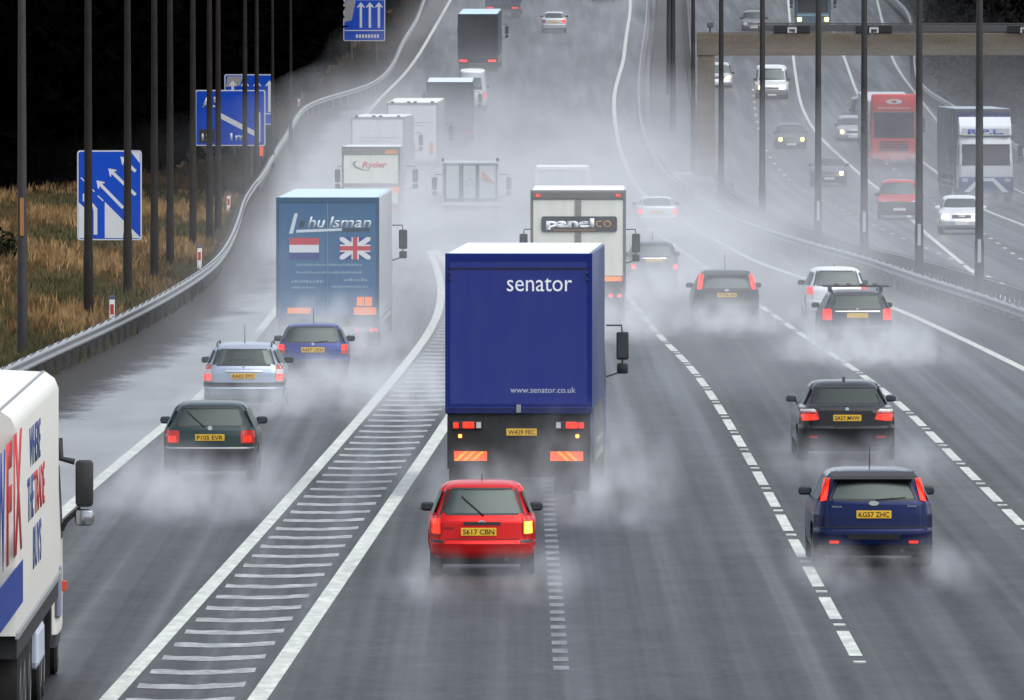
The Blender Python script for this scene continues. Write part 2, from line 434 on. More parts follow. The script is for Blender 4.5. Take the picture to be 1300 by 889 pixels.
    mb = S.patch('rear', [(-xe, bz0), (xe, bz0), (xe, bz1), (-xe, bz1)], .035, .09, nu=30); mb.build('bumper', bc, t, smooth=True)
    mb = S.patch('front', [(-xe, bz0), (xe, bz0), (xe, bz1), (-xe, bz1)], .025, .08, nu=30); mb.build('bumper', bc, t, smooth=True)
    # tailgate shut line
    sl = MB(); tw = min(hw*.80, w0+.06)
    for q in ([(-tw, bz1+.045), (tw, bz1+.045), (tw, bz1+.055), (-tw, bz1+.055)],
              [(-tw, bz1+.05), (-tw+.012, bz1+.05), (-w0-.045, z0), (-w0-.057, z0)], [(tw-.012, bz1+.05), (tw, bz1+.05), (w0+.057, z0), (w0+.045, z0)]):
        p = S.patch('rear', q, .0025, .006); sl.add(p.v, p.f)
    sl.build('shut_line', BLACK, t)
    for q, mt in (lights or []):
        for qq in (q, sym(q)):
            mm = mt
            if isinstance(mt, tuple): mm = mt[1] if qq is q else mt[0]
            S.patch('rear', qq, .016, .04, rnd=.25).build('tail_light', mm, t, smooth=True)
    py = S.rear(0, pz)-.012
    plate(t, S, ptxt_x, py-(.036 if bz0 < pz < bz1 else 0), pz, pw, .115, ptxt)
    # wheels
    for sx in (-1, 1):
        for yy in (.72, L-.80): wheel(t, sx*(hw-.125), yy, .30, .19, sx)
    # mirrors
    my = L-1.55 if kind != 'saloon' else L-1.75
    for sx in (-1, 1):
        xm = sx*(hw+.01); m = MB(); zc = belt+.07
        m.box(xm-.10, xm+.10, my-.05, my+.09, zc-.06, zc+.07, bev=.045); m.tube([(sx*hw*.90, my+.04, zc-.05), (xm-sx*.06, my+.03, zc-.03)], .025)
        mo = m.build('door_mirror', mirrorcol or BLACK, t, smooth=True)
        MB().box(xm-.075, xm+.075, my-.054, my-.047, zc-.035, zc+.045, bev=.003).build('mirror_glass', DARKMIRROR, mo)
    # underside and exhaust
    MB().box(-hw*.78, hw*.78, .35, L-.4, .17, .26).build('underbody', CHASSIS, t)
    MB().tube([(hw*.45, -.01, .26), (hw*.45, .3, .26)], .03, 10).build('exhaust', CHASSIS, t)
    # front face
    if front:
        fl = front
        for (q, mt) in fl.get('lamps', []):
            for qq in (q, sym(q)):
                mm = mt
                if isinstance(mt, tuple): mm = mt[0] if qq is q else mt[1]
                S.patch('front', qq, .015, .04, rnd=.5).build('headlight', mm, t, smooth=True)
        for q in fl.get('grille', []): S.patch('front', q, .01, .03).build('grille', BLACK, t, smooth=True)
        plate(t, S, 0, S.front(0, .42)+.045, .42, .5, .11, None, 'front')
        for s_ in (-.25, .35):
            pts = [(s_+.5*k/6*.9, S.front(s_+.5*k/6*.9, fz0+.02+.03*k/6)+.012, fz0+.0+.05*k/6) for k in range(7)]
            MB().tube(pts, .008, 5).build('wiper', BLACK, t)
    for ex in extras: ex(t, S, dict(H=H, hw=hw, L=L, z0=z0, z1=z1, w0=w0, belt=belt, pm=pm))
    return t

def ex_wiper(x0, z0, x1, z1):
    def f(t, S, d):
        pts = [(x0+(x1-x0)*k/8, S.rear(x0+(x1-x0)*k/8, z0+(z1-z0)*k/8)-.022, z0+(z1-z0)*k/8) for k in range(9)]
        MB().tube(pts, [.014]+[.008]*8, 6).build('rear_wiper', BLACK, t)
    return f
def ex_aerial(y, h, x=0, lean=-.1):
    def f(t, S, d): MB().tube([(x, y, d['H']-.02), (x, y+lean, d['H']-.02+h)], [.009, .004], 6).build('aerial', BLACK, t)
    return f
def ex_badge(z, r=.035, mat=None, wide=1.0):
    def f(t, S, d):
        y = S.rear(0, z)
        n = 20; vs = [(r*wide*math.cos(2*math.pi*k/n), y-.02, z+r*math.sin(2*math.pi*k/n)) for k in range(n)]+[(r*wide*math.cos(2*math.pi*k/n), y+.01, z+r*math.sin(2*math.pi*k/n)) for k in range(n)]
        MB().add(vs, [tuple(range(n)), tuple(range(n, 2*n))[::-1]]+[(k, k+n, (k+1) % n+n, (k+1) % n) for k in range(n)]).build('badge', mat or CHROME, t)
    return f
def ex_strip(q, mat, off=.014, name='trim_strip'):
    def f(t, S, d): S.patch('rear', q, off, .03, nu=20).build(name, mat, t, smooth=True)
    return f
def ex_shelf_light(q):
    return ex_strip(q, REDLENS, .012, 'brake_light')
def ex_rails(t, S, d):
    for sx in (-1, 1):
        x = sx*d['hw']*.66
        MB().tube([(x, .65, d['H']-.06), (x, .72, d['H']+.01), (x, 2.5, d['H']+.015), (x, 2.6, d['H']-.05)], .016, 6).build('roof_rail', BLACK, t)
def ex_rack(t, S, d):
    H = d['H']; hw = d['hw']
    for yy in (.95, 1.9):
        m = MB(); m.tube([(-hw*.92, yy, H+.10), (hw*.92, yy, H+.10)], .022, 6)
        for x in (-hw*.7, hw*.7): m.box(x-.03, x+.03, yy-.03, yy+.03, H-.05, H+.09)
        for x in (-.45, -.15, .2, .5): m.box(x-.05, x+.05, yy-.06, yy+.06, H+.11, H+.15, bev=.015)
        m.build('roof_bar', BLACK, t)
def ex_spoiler(mat=None, z=None, dy=.14):
    def f(t, S, d):
        H = d['H']; w = d['hw']*.68; y0 = S.rear(0, H-.10)
        m = MB(); m.prism([(y0-dy, H-.135), (y0-dy+.02, H-.085), (y0+.16, H-.03), (y0+.16, H-.07), (y0, H-.12)], -w, w, 'x'); m.build('spoiler', mat or d['pm'], t, smooth=False)
    return f
def ex_letters(s, x0, x1, z, h, mat=None):
    def f(t, S, d): lettering(s, mat or CHROME, t, x0, x1, z, z+h, S.rear((x0+x1)/2, z)-.012, 'rear', bold=.0)
    return f

# ------------------------------------------------------------------ trucks
def truck(label, loc, rz, W=2.5, H=4.0, L=9.0, floor=1.05, side=(.5, .5, .5), rearcol=None, roofcol=None, cabcol=(.5, .5, .5), cabH=3.0, cablen=1.9, gap=.35,
          name='lorry', cat='lorry', group=None, frame=None, wheels=None, deco=None, rearlamps='bar', mirrors=True, under=True, bev=.03, tractor=False):
    """y=0 is the rear of the cargo box, x across, nose at +y"""
    t = thing(name, label, cat, loc, rz, group)
    hw = W/2
    sm = paint(side, .4, name='box_side', dirt=.25); rm = paint(rearcol or side, .42, name='box_rear', dirt=.12 if deco and deco.get('single') else .32)
    box = MB().box(-hw, hw, 0, L, floor, H, bev=bev).build('cargo_box', sm, t, smooth=True)
    MB().box(-hw+.05, hw-.05, .06, L-.05, H-.02, H+.022, bev=.015).build('roof', paint(roofcol or side, .3, name='box_roof', dirt=.15), t)  # where paler than the box, roof colour holds the wet top's sky reflection
    fm = frame or sm
    fr = MB(); e = .07
    fr.box(-hw-.004, -hw+e, -.03, .03, floor-.02, H+.005); fr.box(hw-e, hw+.004, -.03, .03, floor-.02, H+.005)
    fr.box(-hw+e, hw-e, -.03, .03, H-.12, H+.004); fr.box(-hw+e, hw-e, -.03, .03, floor-.02, floor+.10)
    fr.build('rear_frame', fm, t)
    single = deco and deco.get('single')
    if single: MB().box(-hw+e+.005, hw-e-.005, -.018, .005, floor+.105, H-.125).build('shutter', rm, t)
    for sx in (() if single else (-1, 1)):
        d = MB().box(.008 if sx > 0 else -hw+e+.005, hw-e-.005 if sx > 0 else -.008, -.018, .005, floor+.105, H-.125).build('door', rm, t)
        if deco is None or not deco.get('nobars'):
            b = MB()
            for x in (sx*.18, sx*.5): b.tube([(x, -.035, floor+.12), (x, -.035, H-.15)], .014, 6)
            b.build('lock_rod', GALV if not deco or not deco.get('rodmat') else deco['rodmat'], d)
    # chassis, underrun bar, lamps
    ch = MB(); ch.box(-.45, .45, .15, L+1.2, .62, floor-.01); ch.box(-hw*.96, hw*.96, .2, .5, floor-.25, floor-.02); ch.build('chassis', CHASSIS, t)
    ub = MB().box(-hw*.94, hw*.94, .02, .14, .42, .56, bev=.02)
    for sx in (-.6, .6): ub.box(sx-.04, sx+.04, .06, .16, .5, floor-.05)
    ub.build('underrun_bar', CHASSIS, t)
    MB().box(-hw*.97, hw*.97, .10, .16, .60, floor-.03).build('rear_panel', CHASSIS, t)
    for sx in (-1, 1):
        lz = .78
        MB().box(sx*hw*.72-.24, sx*hw*.72+.24, .02, .10, lz-.06, lz+.06, bev=.015).build('tail_light', REDLIT if rearlamps == 'lit' else REDGLOW if rearlamps == 'glow' else REDLENS, t)
        f = MB().box(sx*hw*.72-.30, sx*hw*.72+.30, .35, .38, .12, .52); f.build('mud_flap', RUBBER, t)
    # axles
    for yy, dbl in (wheels or ((1.9, 1), (L+.9, 0))):
        for sx in (-1, 1):
            if dbl:
                wheel(t, sx*(hw-.20), yy, .5, .26, sx, rim=GALV); wheel(t, sx*(hw-.50), yy, .5, .26, sx, rim=GALV)
            else: wheel(t, sx*(hw-.18), yy, .5, .30, sx, rim=GALV)
    # side guards
    for sx in (-1, 1):
        m = MB(); m.box(sx*hw-.04*(sx > 0), sx*hw+.04*(sx < 0), 3.2, L-.8, .55, .62); m.box(sx*hw-.04*(sx > 0), sx*hw+.04*(sx < 0), 3.2, L-.8, .80, .87)
        for yy in (3.4, (3.2+L)/2, L-1.1): m.box(sx*hw-.05*(sx > 0), sx*hw+.05*(sx < 0), yy-.04, yy+.04, .5, floor)
        m.build('side_guard', GALV, t)
    # cab
    y0 = L+gap; y1 = y0+cablen; chw = min(hw-.02, 1.24)
    keys = [(.38, y0, y1-.06, chw*.96), (.6, y0, y1, chw), (1.35, y0, y1, chw), (1.75, y0, y1-.02, chw), (cabH-.35, y0, y1-.28, chw*.965), (cabH-.08, y0+.03, y1-.42, chw*.92), (cabH, y0+.12, y1-.62, chw*.8)]
    S = Shell(keys, y1, r=.10, bow=.0, fbow=.10, taper=.02)
    def hole(x, y, z): return 1.62 < z < cabH-.42 and abs(x) < chw*.86 and y > (y0+y1)/2 and y > S.front(x, z)-.03
    S.mesh('cab', [paint(cabcol, .35, name='cab_paint', dirt=.15, coat=.3, inner=True), BLACK], t, [hole], trim=.55, dz=.06)
    S.patch('front', [(-chw*.88, 1.60), (chw*.88, 1.60), (chw*.84, cabH-.40), (-chw*.84, cabH-.40)], .006, .012).build('windscreen', glass(.02, gloss=.3), t, smooth=True)
    for sd in ('left', 'right'): S.patch(sd, [(y0+.7, 1.6), (y1-.22, 1.6), (y1-.42, cabH-.45), (y0+.75, cabH-.45)], .006, .01).build('side_window', glass(.2), t, smooth=True)
    MB().box(-chw*.9, chw*.9, y0+.1, y1-.5, 1.2, 1.45).build('cab_interior', SEAT, t)
    if mirrors:
        for sx in (-1, 1):
            zt = min(cabH-.45, 2.65); xm = sx*(1.25+.27); m = MB()
            m.tube([(sx*chw, y1-.25, zt+.12), (xm-sx*.02, y1-.2, zt+.12), (xm, y1-.2, zt-.05)], .018, 6)
            m.tube([(sx*chw, y1-.25, zt-.80), (xm-sx*.03, y1-.2, zt-.72), (xm, y1-.2, zt-.5)], .018, 6)
            m.box(xm-.11, xm+.11, y1-.26, y1-.12, zt-.50, zt, bev=.03); m.box(xm-.10, xm+.10, y1-.26, y1-.14, zt-.75, zt-.56, bev=.03)
            mo = m.build('door_mirror', BLACK, t, smooth=True)
            MB().box(xm-.09, xm+.09, y1-.268, y1-.259, zt-.46, zt-.04).build('mirror_glass', paint((.08, .09, .10), .15, .6, name='mirror_glass'), mo)
    t['_S'] = 0
    del t['_S']
    return t, S, dict(hw=hw, H=H, L=L, floor=floor, y0=y0, y1=y1, chw=chw, rm=rm)

def at(px, py, h=0):
    x, y = G(px, py, h); return (x, y, zg(y))
def heading(x, y):
    a, b = LR(y), RE(y); f = min(max((x-a)/(b-a), 0), 1)
    s = LE.slope(y)*(1-f)+RE.slope(y)*f
    return -math.atan(s)
def opp_heading(x, y): return -math.atan(OA.slope(y))
def pitch(o, y):
    o.rotation_euler.x = math.atan((zg(y+5)-zg(y))/5) * (1 if abs(o.rotation_euler.z) < 1.6 else -1)

exec_parts = []
# ------------------------------------------------------------------ the setting
def ground_mat(name, c0, c1, rough=(.4, .6), scale=(.6, .06, 1), spec=.3, bump=.1, c2=None, sheen=None):
    m, n, l, b = _mat(name)
    tc = n.new('ShaderNodeTexCoord'); mp = n.new('ShaderNodeMapping'); mp.inputs['Scale'].default_value = scale
    n1 = n.new('ShaderNodeTexNoise'); n1.inputs['Scale'].default_value = 1; n1.inputs['Detail'].default_value = 8; n1.inputs['Roughness'].default_value = .62
    n2 = n.new('ShaderNodeTexNoise'); n2.inputs['Scale'].default_value = 9; n2.inputs['Detail'].default_value = 5
    l.new(tc.outputs['Object'], mp.inputs[0]); l.new(mp.outputs[0], n1.inputs['Vector']); l.new(tc.outputs['Object'], n2.inputs['Vector'])
    mx = n.new('ShaderNodeMath'); mx.operation = 'MULTIPLY_ADD'; mx.inputs[1].default_value = .35; l.new(n2.outputs[0], mx.inputs[0])
    m2 = n.new('ShaderNodeMath'); m2.operation = 'MULTIPLY'; m2.inputs[1].default_value = .65; l.new(n1.outputs[0], m2.inputs[0]); l.new(m2.outputs[0], mx.inputs[2])
    rp = n.new('ShaderNodeValToRGB'); el = rp.color_ramp.elements
    el[0].position = .40; el[1].position = .60; el[0].color = (*c0, 1); el[1].color = (*c1, 1)
    if c2: e = el.new(.75); e.color = (*c2, 1)
    l.new(mx.outputs[0], rp.inputs[0]); l.new(rp.outputs[0], b.inputs['Base Color'])
    mr = n.new('ShaderNodeMapRange'); mr.inputs[1].default_value = .35; mr.inputs[2].default_value = .65
    mr.inputs[3].default_value, mr.inputs[4].default_value = rough
    l.new(n1.outputs[0], mr.inputs[0]); l.new(mr.outputs[0], b.inputs['Roughness'])
    b.inputs['Specular IOR Level'].default_value = spec
    if bump:
        bp = n.new('ShaderNodeBump'); bp.inputs['Strength'].default_value = bump; bp.inputs['Distance'].default_value = .03
        l.new(n2.outputs[0], bp.inputs['Height']); l.new(bp.outputs[0], b.inputs['Normal'])
    return m

def asphalt_mat():
    m, n, l, b = _mat('wet_asphalt')
    tc = n.new('ShaderNodeTexCoord')
    def noise(scale, det=4, rough=.6):
        mp = n.new('ShaderNodeMapping'); mp.inputs['Scale'].default_value = scale; nz = n.new('ShaderNodeTexNoise'); nz.inputs['Scale'].default_value = 1
        nz.inputs['Detail'].default_value = det; nz.inputs['Roughness'].default_value = rough
        l.new(tc.outputs['Object'], mp.inputs[0]); l.new(mp.outputs[0], nz.inputs['Vector']); return nz.outputs[0]
    def mr(x, a, b_, c, d):
        q = n.new('ShaderNodeMapRange'); q.inputs[1].default_value, q.inputs[2].default_value, q.inputs[3].default_value, q.inputs[4].default_value = a, b_, c, d
        l.new(x, q.inputs[0]); return q.outputs[0]
    def mul(a, b_):
        q = n.new('ShaderNodeMath'); q.operation = 'MULTIPLY'; l.new(a, q.inputs[0]); l.new(b_, q.inputs[1]); return q.outputs[0]
    grain = noise((5, 1.6, 1), 6, .85); streak = noise((2.0, .006, 1), 3, .5); patch = noise((.25, .045, 1), 5, .6); seam = noise((.8, .5, 1), 6, .7)
    f = mul(mul(mr(grain, .35, .65, .55, 1.45), mr(streak, .35, .65, .82, 1.2)), mul(mr(patch, .35, .65, .72, 1.25), mr(seam, .3, .7, .92, 1.08)))
    mx = n.new('ShaderNodeVectorMath'); mx.operation = 'SCALE'; mx.inputs[0].default_value = (.031, .031, .033); l.new(f, mx.inputs['Scale'])
    l.new(mx.outputs[0], b.inputs['Base Color'])
    l.new(mul(mr(streak, .35, .65, .74, 1.12), mr(seam, .3, .7, .50, .58)), b.inputs['Roughness'])
    b.inputs['Specular IOR Level'].default_value = .16
    bp = n.new('ShaderNodeBump'); bp.inputs['Strength'].default_value = .35; bp.inputs['Distance'].default_value = .02; l.new(grain, bp.inputs['Height']); l.new(bp.outputs[0], b.inputs['Normal'])
    return m
ASPHALT = asphalt_mat()
SHOULDER = ground_mat('wet_shoulder', (.050, .051, .054), (.12, .122, .128), rough=(.30, .48), scale=(.9, .45, 1), spec=.45)
DEBRIS = ground_mat('grit_and_mud', (.020, .019, .018), (.055, .052, .049), rough=(.6, .9), scale=(1.5, .8, 1), spec=.3)
GRASSBASE = ground_mat('rough_grass_ground', (.030, .024, .012), (.085, .048, .020), rough=(.8, 1), scale=(.35, .10, 1), spec=.1, c2=(.12, .075, .03))
PAINTOLD = ground_mat('worn_road_paint', (.09, .09, .09), (.38, .39, .39), rough=(.35, .5), scale=(3, 1.5, 1), spec=.35, bump=0, c2=(.42, .43, .43))
PAINTW = ground_mat('road_paint', (.30, .31, .28), (.60, .62, .54), rough=(.35, .5), scale=(4, 1.2, 1), spec=.4, bump=0)
CONCRETE = ground_mat('weathered_concrete', (.14, .115, .085), (.20, .17, .135), rough=(.7, .9), scale=(.5, .5, 1.5), spec=.3)
WOODDARK = ground_mat('dark_wood', (.0006, .0006, .0006), (.0015, .0015, .0015), rough=(.9, 1), scale=(.3, .3, .3), spec=.0, bump=0)  # near-black tone: deep shade of the wood put into the colour

YS = [60+6*i for i in range(241)]
def ribbon(name, mat, fl, fr, ys=YS, dz=0.0, cols=1, kind='structure', fz=None):
    vs = []; fs = []
    for y in ys:
        a, b = fl(y), fr(y)
        for c in range(cols+1):
            x = a+(b-a)*c/cols; vs.append((x, y, zg(y)+dz+(fz(c/cols, y) if fz else 0)))
    n = cols+1
    for i in range(len(ys)-1):
        for c in range(cols): fs.append((i*n+c, i*n+c+1, (i+1)*n+c+1, (i+1)*n+c))
    o = MB().add(vs, fs).build(name, mat, normals=False)
    return tag(o, kind=kind) if kind else o

# one sheet of ground to the horizon
gx = [-3000, -800, -200, -80, -40, -25, -15, 0, 15, 25, 40, 80, 200, 800, 3000]
gy = [-60, 0] + YS + [1600, 2200, 3500, 6000]
vs = [(x, y, zg(y)-.03) for y in gy for x in gx]
n_ = len(gx)
tag(MB().add(vs, [(j*n_+i, j*n_+i+1, (j+1)*n_+i+1, (j+1)*n_+i) for j in range(len(gy)-1) for i in range(n_-1)]).build('ground', GRASSBASE, normals=False), kind='structure')
shl = lambda y: LE(y)-3.0 if LE(y)-3.0 > LR(y)+.5 else LR(y)+.5
ribbon('verge', GRASSBASE, lambda y: LR(y)-18, lambda y: LR(y)+.2, dz=-.01, cols=6, fz=lambda f, y: .5*(1-f))
def shoulder_mat():
    m, n, l, b = _mat('shoulder_surface')
    uv = n.new('ShaderNodeUVMap'); sp = n.new('ShaderNodeSeparateXYZ'); l.new(uv.outputs[0], sp.inputs[0])
    tc = n.new('ShaderNodeTexCoord')
    def noise(scale, det=6, rough=.65):
        mp = n.new('ShaderNodeMapping'); mp.inputs['Scale'].default_value = scale; nz = n.new('ShaderNodeTexNoise'); nz.inputs['Scale'].default_value = 1
        nz.inputs['Detail'].default_value = det; nz.inputs['Roughness'].default_value = rough
        l.new(tc.outputs['Object'], mp.inputs[0]); l.new(mp.outputs[0], nz.inputs['Vector']); return nz.outputs[0]
    big = noise((.35, .12, 1)); fine = noise((5, 2.2, 1), 5, .8); patch = noise((.6, .10, 1), 5)
    ad = n.new('ShaderNodeMath'); ad.operation = 'MULTIPLY_ADD'; ad.inputs[1].default_value = 3.0; l.new(big, ad.inputs[0]); l.new(sp.outputs[0], ad.inputs[2])
    a2 = n.new('ShaderNodeMath'); a2.operation = 'MULTIPLY_ADD'; a2.inputs[1].default_value = 1.2; l.new(fine, a2.inputs[0]); l.new(ad.outputs[0], a2.inputs[2])
    f = n.new('ShaderNodeMapRange'); f.interpolation_type = 'SMOOTHSTEP'; f.inputs[1].default_value = 3.1; f.inputs[2].default_value = 4.3; l.new(a2.outputs[0], f.inputs[0])
    r1 = n.new('ShaderNodeValToRGB'); r1.color_ramp.elements[0].position = .35; r1.color_ramp.elements[1].position = .7
    r1.color_ramp.elements[0].color = (.010, .009, .009, 1); r1.color_ramp.elements[1].color = (.035, .029, .025, 1); l.new(fine, r1.inputs[0])
    r2 = n.new('ShaderNodeValToRGB'); r2.color_ramp.elements[0].position = .38; r2.color_ramp.elements[1].position = .62
    r2.color_ramp.elements[0].color = (.055, .057, .060, 1); r2.color_ramp.elements[1].color = (.13, .133, .138, 1); l.new(patch, r2.inputs[0])  # paler tone puts the sheen of standing water into the colour
    mx = n.new('ShaderNodeMix'); mx.data_type = 'RGBA'; l.new(f.outputs[0], mx.inputs[0]); l.new(r1.outputs[0], mx.inputs[6]); l.new(r2.outputs[0], mx.inputs[7])
    l.new(mx.outputs[2], b.inputs['Base Color'])
    mr = n.new('ShaderNodeMapRange'); mr.inputs[3].default_value = .85; mr.inputs[4].default_value = .28; l.new(f.outputs[0], mr.inputs[0]); l.new(mr.outputs[0], b.inputs['Roughness'])
    b.inputs['Specular IOR Level'].default_value = .35
    bp = n.new('ShaderNodeBump'); bp.inputs['Strength'].default_value = .4; bp.inputs['Distance'].default_value = .02; l.new(fine, bp.inputs['Height']); l.new(bp.outputs[0], b.inputs['Normal'])
    return m
o_ = ribbon('hard_shoulder', shoulder_mat(), lambda y: LR(y)-.3, lambda y: LE(y)+.05, cols=6, dz=.004)
uvl = o_.data.uv_layers.new(name='UVMap')
for lp_ in o_.data.loops:
    co = o_.data.vertices[lp_.vertex_index].co; uvl.data[lp_.index].uv = (co.x-LR(co.y), co.y)
ribbon('road', ASPHALT, lambda y: LE(y), lambda y: MR(y)-.1, cols=4, dz=.008)
ribbon('central_reserve', DEBRIS, lambda y: MR(y)-.2, lambda y: FB(y)+.3, dz=-.002)
ribbon('opposite_road', ASPHALT, lambda y: FB(y)+.2, lambda y: OR(y)-.3, cols=4, dz=.008)
ribbon('far_verge', ground_mat('dark_bank_soil', (.010, .010, .010), (.028, .027, .026), rough=(.8, 1), scale=(.5, .2, 1), spec=.05), lambda y: OR(y)-.4, lambda y: OR(y)+16, dz=-.004)

# painted markings
def line_(name, f, w, y0, y1, step=3): 
    ys = [y0+step*i for i in range(int((y1-y0)/step)+1)]
    return ribbon(name, PAINTW, lambda y: f(y)-w/2, lambda y: f(y)+w/2, ys=ys, dz=.012)
line_('edge_marking', LE, .22, 130, 960)
line_('edge_marking', RE, .22, 130, 1000)
line_('chevron_border_marking', CL, .22, 120, 405)
line_('chevron_border_marking', CR, .24, 120, 405)
line_('opposite_edge_marking', OA, .17, 230, 1000)
line_('opposite_edge_marking', OC, .17, 260, 1000)
line_('opposite_edge_marking', OD, .17, 300, 1000)
mb = MB(); y = 128.2
while y < 398:
    a, b = CL(y)+.22, CR(y)-.26
    if b-a > .35:
        N = 10; pts = []
        for k in range(N+1):
            f = k/N; dy = -.45*(1-abs(2*f-1.05)**1.6)+.35*f; wv = 1.0+.10*math.sin(k*1.7+y)
            pts.append((a+(b-a)*f, y+dy, zg(y)+.012)); pts.append((a+(b-a)*f, y+dy+wv, zg(y)+.012))
        mb.add(pts, [(2*k, 2*k+2, 2*k+3, 2*k+1) for k in range(N)])
    y += 3.1
tag(mb.build('hatched_marking', PAINTOLD, normals=False), kind='structure')
mb = MB(); y = 144.5
while y < 300:
    mb.add([(.52, y, .012), (.72, y, .012), (.72, y+.95, .012), (.52, y+.95, .012)], [(0, 1, 2, 3)]); y += 1.95
tag(mb.build('dotted_marking', ground_mat('faded_paint', (.05, .05, .05), (.20, .205, .21), rough=(.4, .5), scale=(3, 1.5, 1), spec=.3, bump=0), normals=False), kind='structure')
def dashes(name, f, y0, y1, ln=6, pitch=9, w=.15, studs=True):
    mb = MB(); y = y0
    while y < y1:
        z = zg(y)+.012
        mb.add([(f(y)-w/2, y, z), (f(y)+w/2, y, z), (f(y+ln)+w/2, y+ln, zg(y+ln)+.012), (f(y+ln)-w/2, y+ln, zg(y+ln)+.012)], [(0, 1, 2, 3)])
        if studs and ln == 6: mb.box(f(y-1.5)-.08, f(y-1.5)+.08, y-1.7, y-1.35, z-.004, z+.012)
        y += pitch
    return tag(mb.build(name, PAINTW, normals=False), kind='structure')
dashes('lane_marking', D2, 147.7, 460, w=.17); dashes('lane_marking', D3, 149.8, 470, w=.17)
dashes('opposite_lane_marking', OB, 300, 700, ln=2, pitch=9, w=.15, studs=False)
dashes('opposite_lane_marking', lambda y: OA(y)*.5+OC(y)*.5, 300, 600, ln=2, pitch=9, w=.15, studs=False)

# ------------------------------------------------------------------ safety barriers
def wbeam(f, y0, y1, side, zc=.61, step=3.0):
    """corrugated rail; side +1: its face looks to +x"""
    prof = [(0, -.155), (.04, -.13), (.085, -.10), (.085, -.06), (.02, -.02), (.02, .02), (.085, .06), (.085, .10), (.04, .13), (0, .155), (-.012, .155), (-.012, -.155)]
    vs = []; n = len(prof); N = int((y1-y0)/step)+1
    for i in range(N):
        y = y0+i*step; x = f(y)
        vs += [(x+side*a, y, zg(y)+zc+b) for a, b in prof]
    return MB().add(vs, [(i*n+k, i*n+(k+1) % n, (i+1)*n+(k+1) % n, (i+1)*n+k) for i in range(N-1) for k in range(n)])
def barrier(name, label, f, y0, y1, side, ypost, pitch=3.2, group=None, zc=.61, mat=GALV, double=False):
    t = thing(name, label, 'guard rail', (f(y0), y0, zg(y0)))
    inv = Vector(t.location)
    def shift(mb): mb.v = [(a-inv.x, b-inv.y, c-inv.z) for a, b, c in mb.v]; return mb
    shift(wbeam(f, y0, y1, side, zc)).build('rail_beam', mat, t, smooth=False)
    y = ypost; k = 0; me = None; far = MB()
    while y < y1:
        if k < 96:
            if me is None:
                m = MB(); m.box(-.05, .05, -.04, .04, -.1, zc+.12); m.box(min(0, side*.10)-.0, max(0, side*.10), -.05, .05, zc-.12, zc+.10)
                o = m.build('post', DIRTYPOST, t); me = o
            else: o = me.copy(); C.objects.link(o); o.parent = t
            o.location = (f(y)-side*.11-inv.x, y-inv.y, zg(y)-inv.z)
            bl = MB().box(-.02+side*.09, .02+side*.09, -.03, .03, zc+.02, zc+.06) if False else None
        else: far.box(f(y)-side*.11-.05-inv.x, f(y)-side*.11+.05-inv.x, y-.04-inv.y, y+.04-inv.y, zg(y)-.1-inv.z, zg(y)+zc+.1-inv.z)
        y += pitch; k += 1
    if far.v: tag(far.build('far_posts', mat, t), kind='stuff')
    bm_ = MB(); y = ypost  # splice bolts along the upper corrugation
    while y < min(y1, 520):
        x = f(y)+side*.088-inv.x
        for dy in (0, .8, 1.6, 2.4): bm_.box(x-.012, x+.012, y+dy-inv.y-.03, y+dy-inv.y+.03, zg(y)+zc+.155-inv.z, zg(y)+zc+.185-inv.z)
        y += pitch
    tag(bm_.build('rail_bolts', CHASSIS, t), kind='stuff')
    return t
barrier('guard_rail', 'long galvanised steel guard rail on posts along the left grass verge', lambda y: LR(y), 236, 1000, 1, 240)
barrier('guard_rail', 'bright galvanised guard rail on the near side of the central reserve, facing the spray', lambda y: MR(y), 282, 1000, -1, 286)
barrier('guard_rail', 'dark close posted guard rail on the oncoming side of the central reserve', lambda y: FB(y), 290, 1000, 1, 292, pitch=1.6, zc=.58, mat=paint((.06, .055, .055), .6, .2, name='dirty_steel', dirt=.3), double=True)
barrier('guard_rail', 'distant guard rail on the far right verge beyond the oncoming lorries', lambda y: OR(y), 420, 1000, -1, 424, pitch=3.2)
# low dark strips added behind the rails, filling the gap under the beams
for f, a, b, nm, lb in ((lambda y: LR(y)-.25, 236, 760, 'kerb_wall', 'low dark kerb wall under the left guard rail'), (lambda y: MR(y)+.25, 282, 900, 'kerb_wall', 'low dark kerb wall under the near central guard rail'),
                        (lambda y: FB(y)-.2, 290, 900, 'kerb_wall', 'low dark kerb wall under the dark far central guard rail')):
    ys = [a+4*i for i in range(int((b-a)/4))]; v = []; fs = []
    for i, y in enumerate(ys):
        x = f(y); z = zg(y); v += [(x-.08, y, z-.1), (x-.06, y, z+.34), (x+.06, y, z+.34), (x+.08, y, z-.1)]
        if i: j = 4*i; fs += [(j-4, j-3, j+1, j), (j-3, j-2, j+2, j+1), (j-2, j-1, j+3, j+2)]
    tag(MB().add(v, fs).build(nm, paint((.03, .026, .024), .8, name='dark_kerb', dirt=.25, spec=.2)), lb, 'kerb')

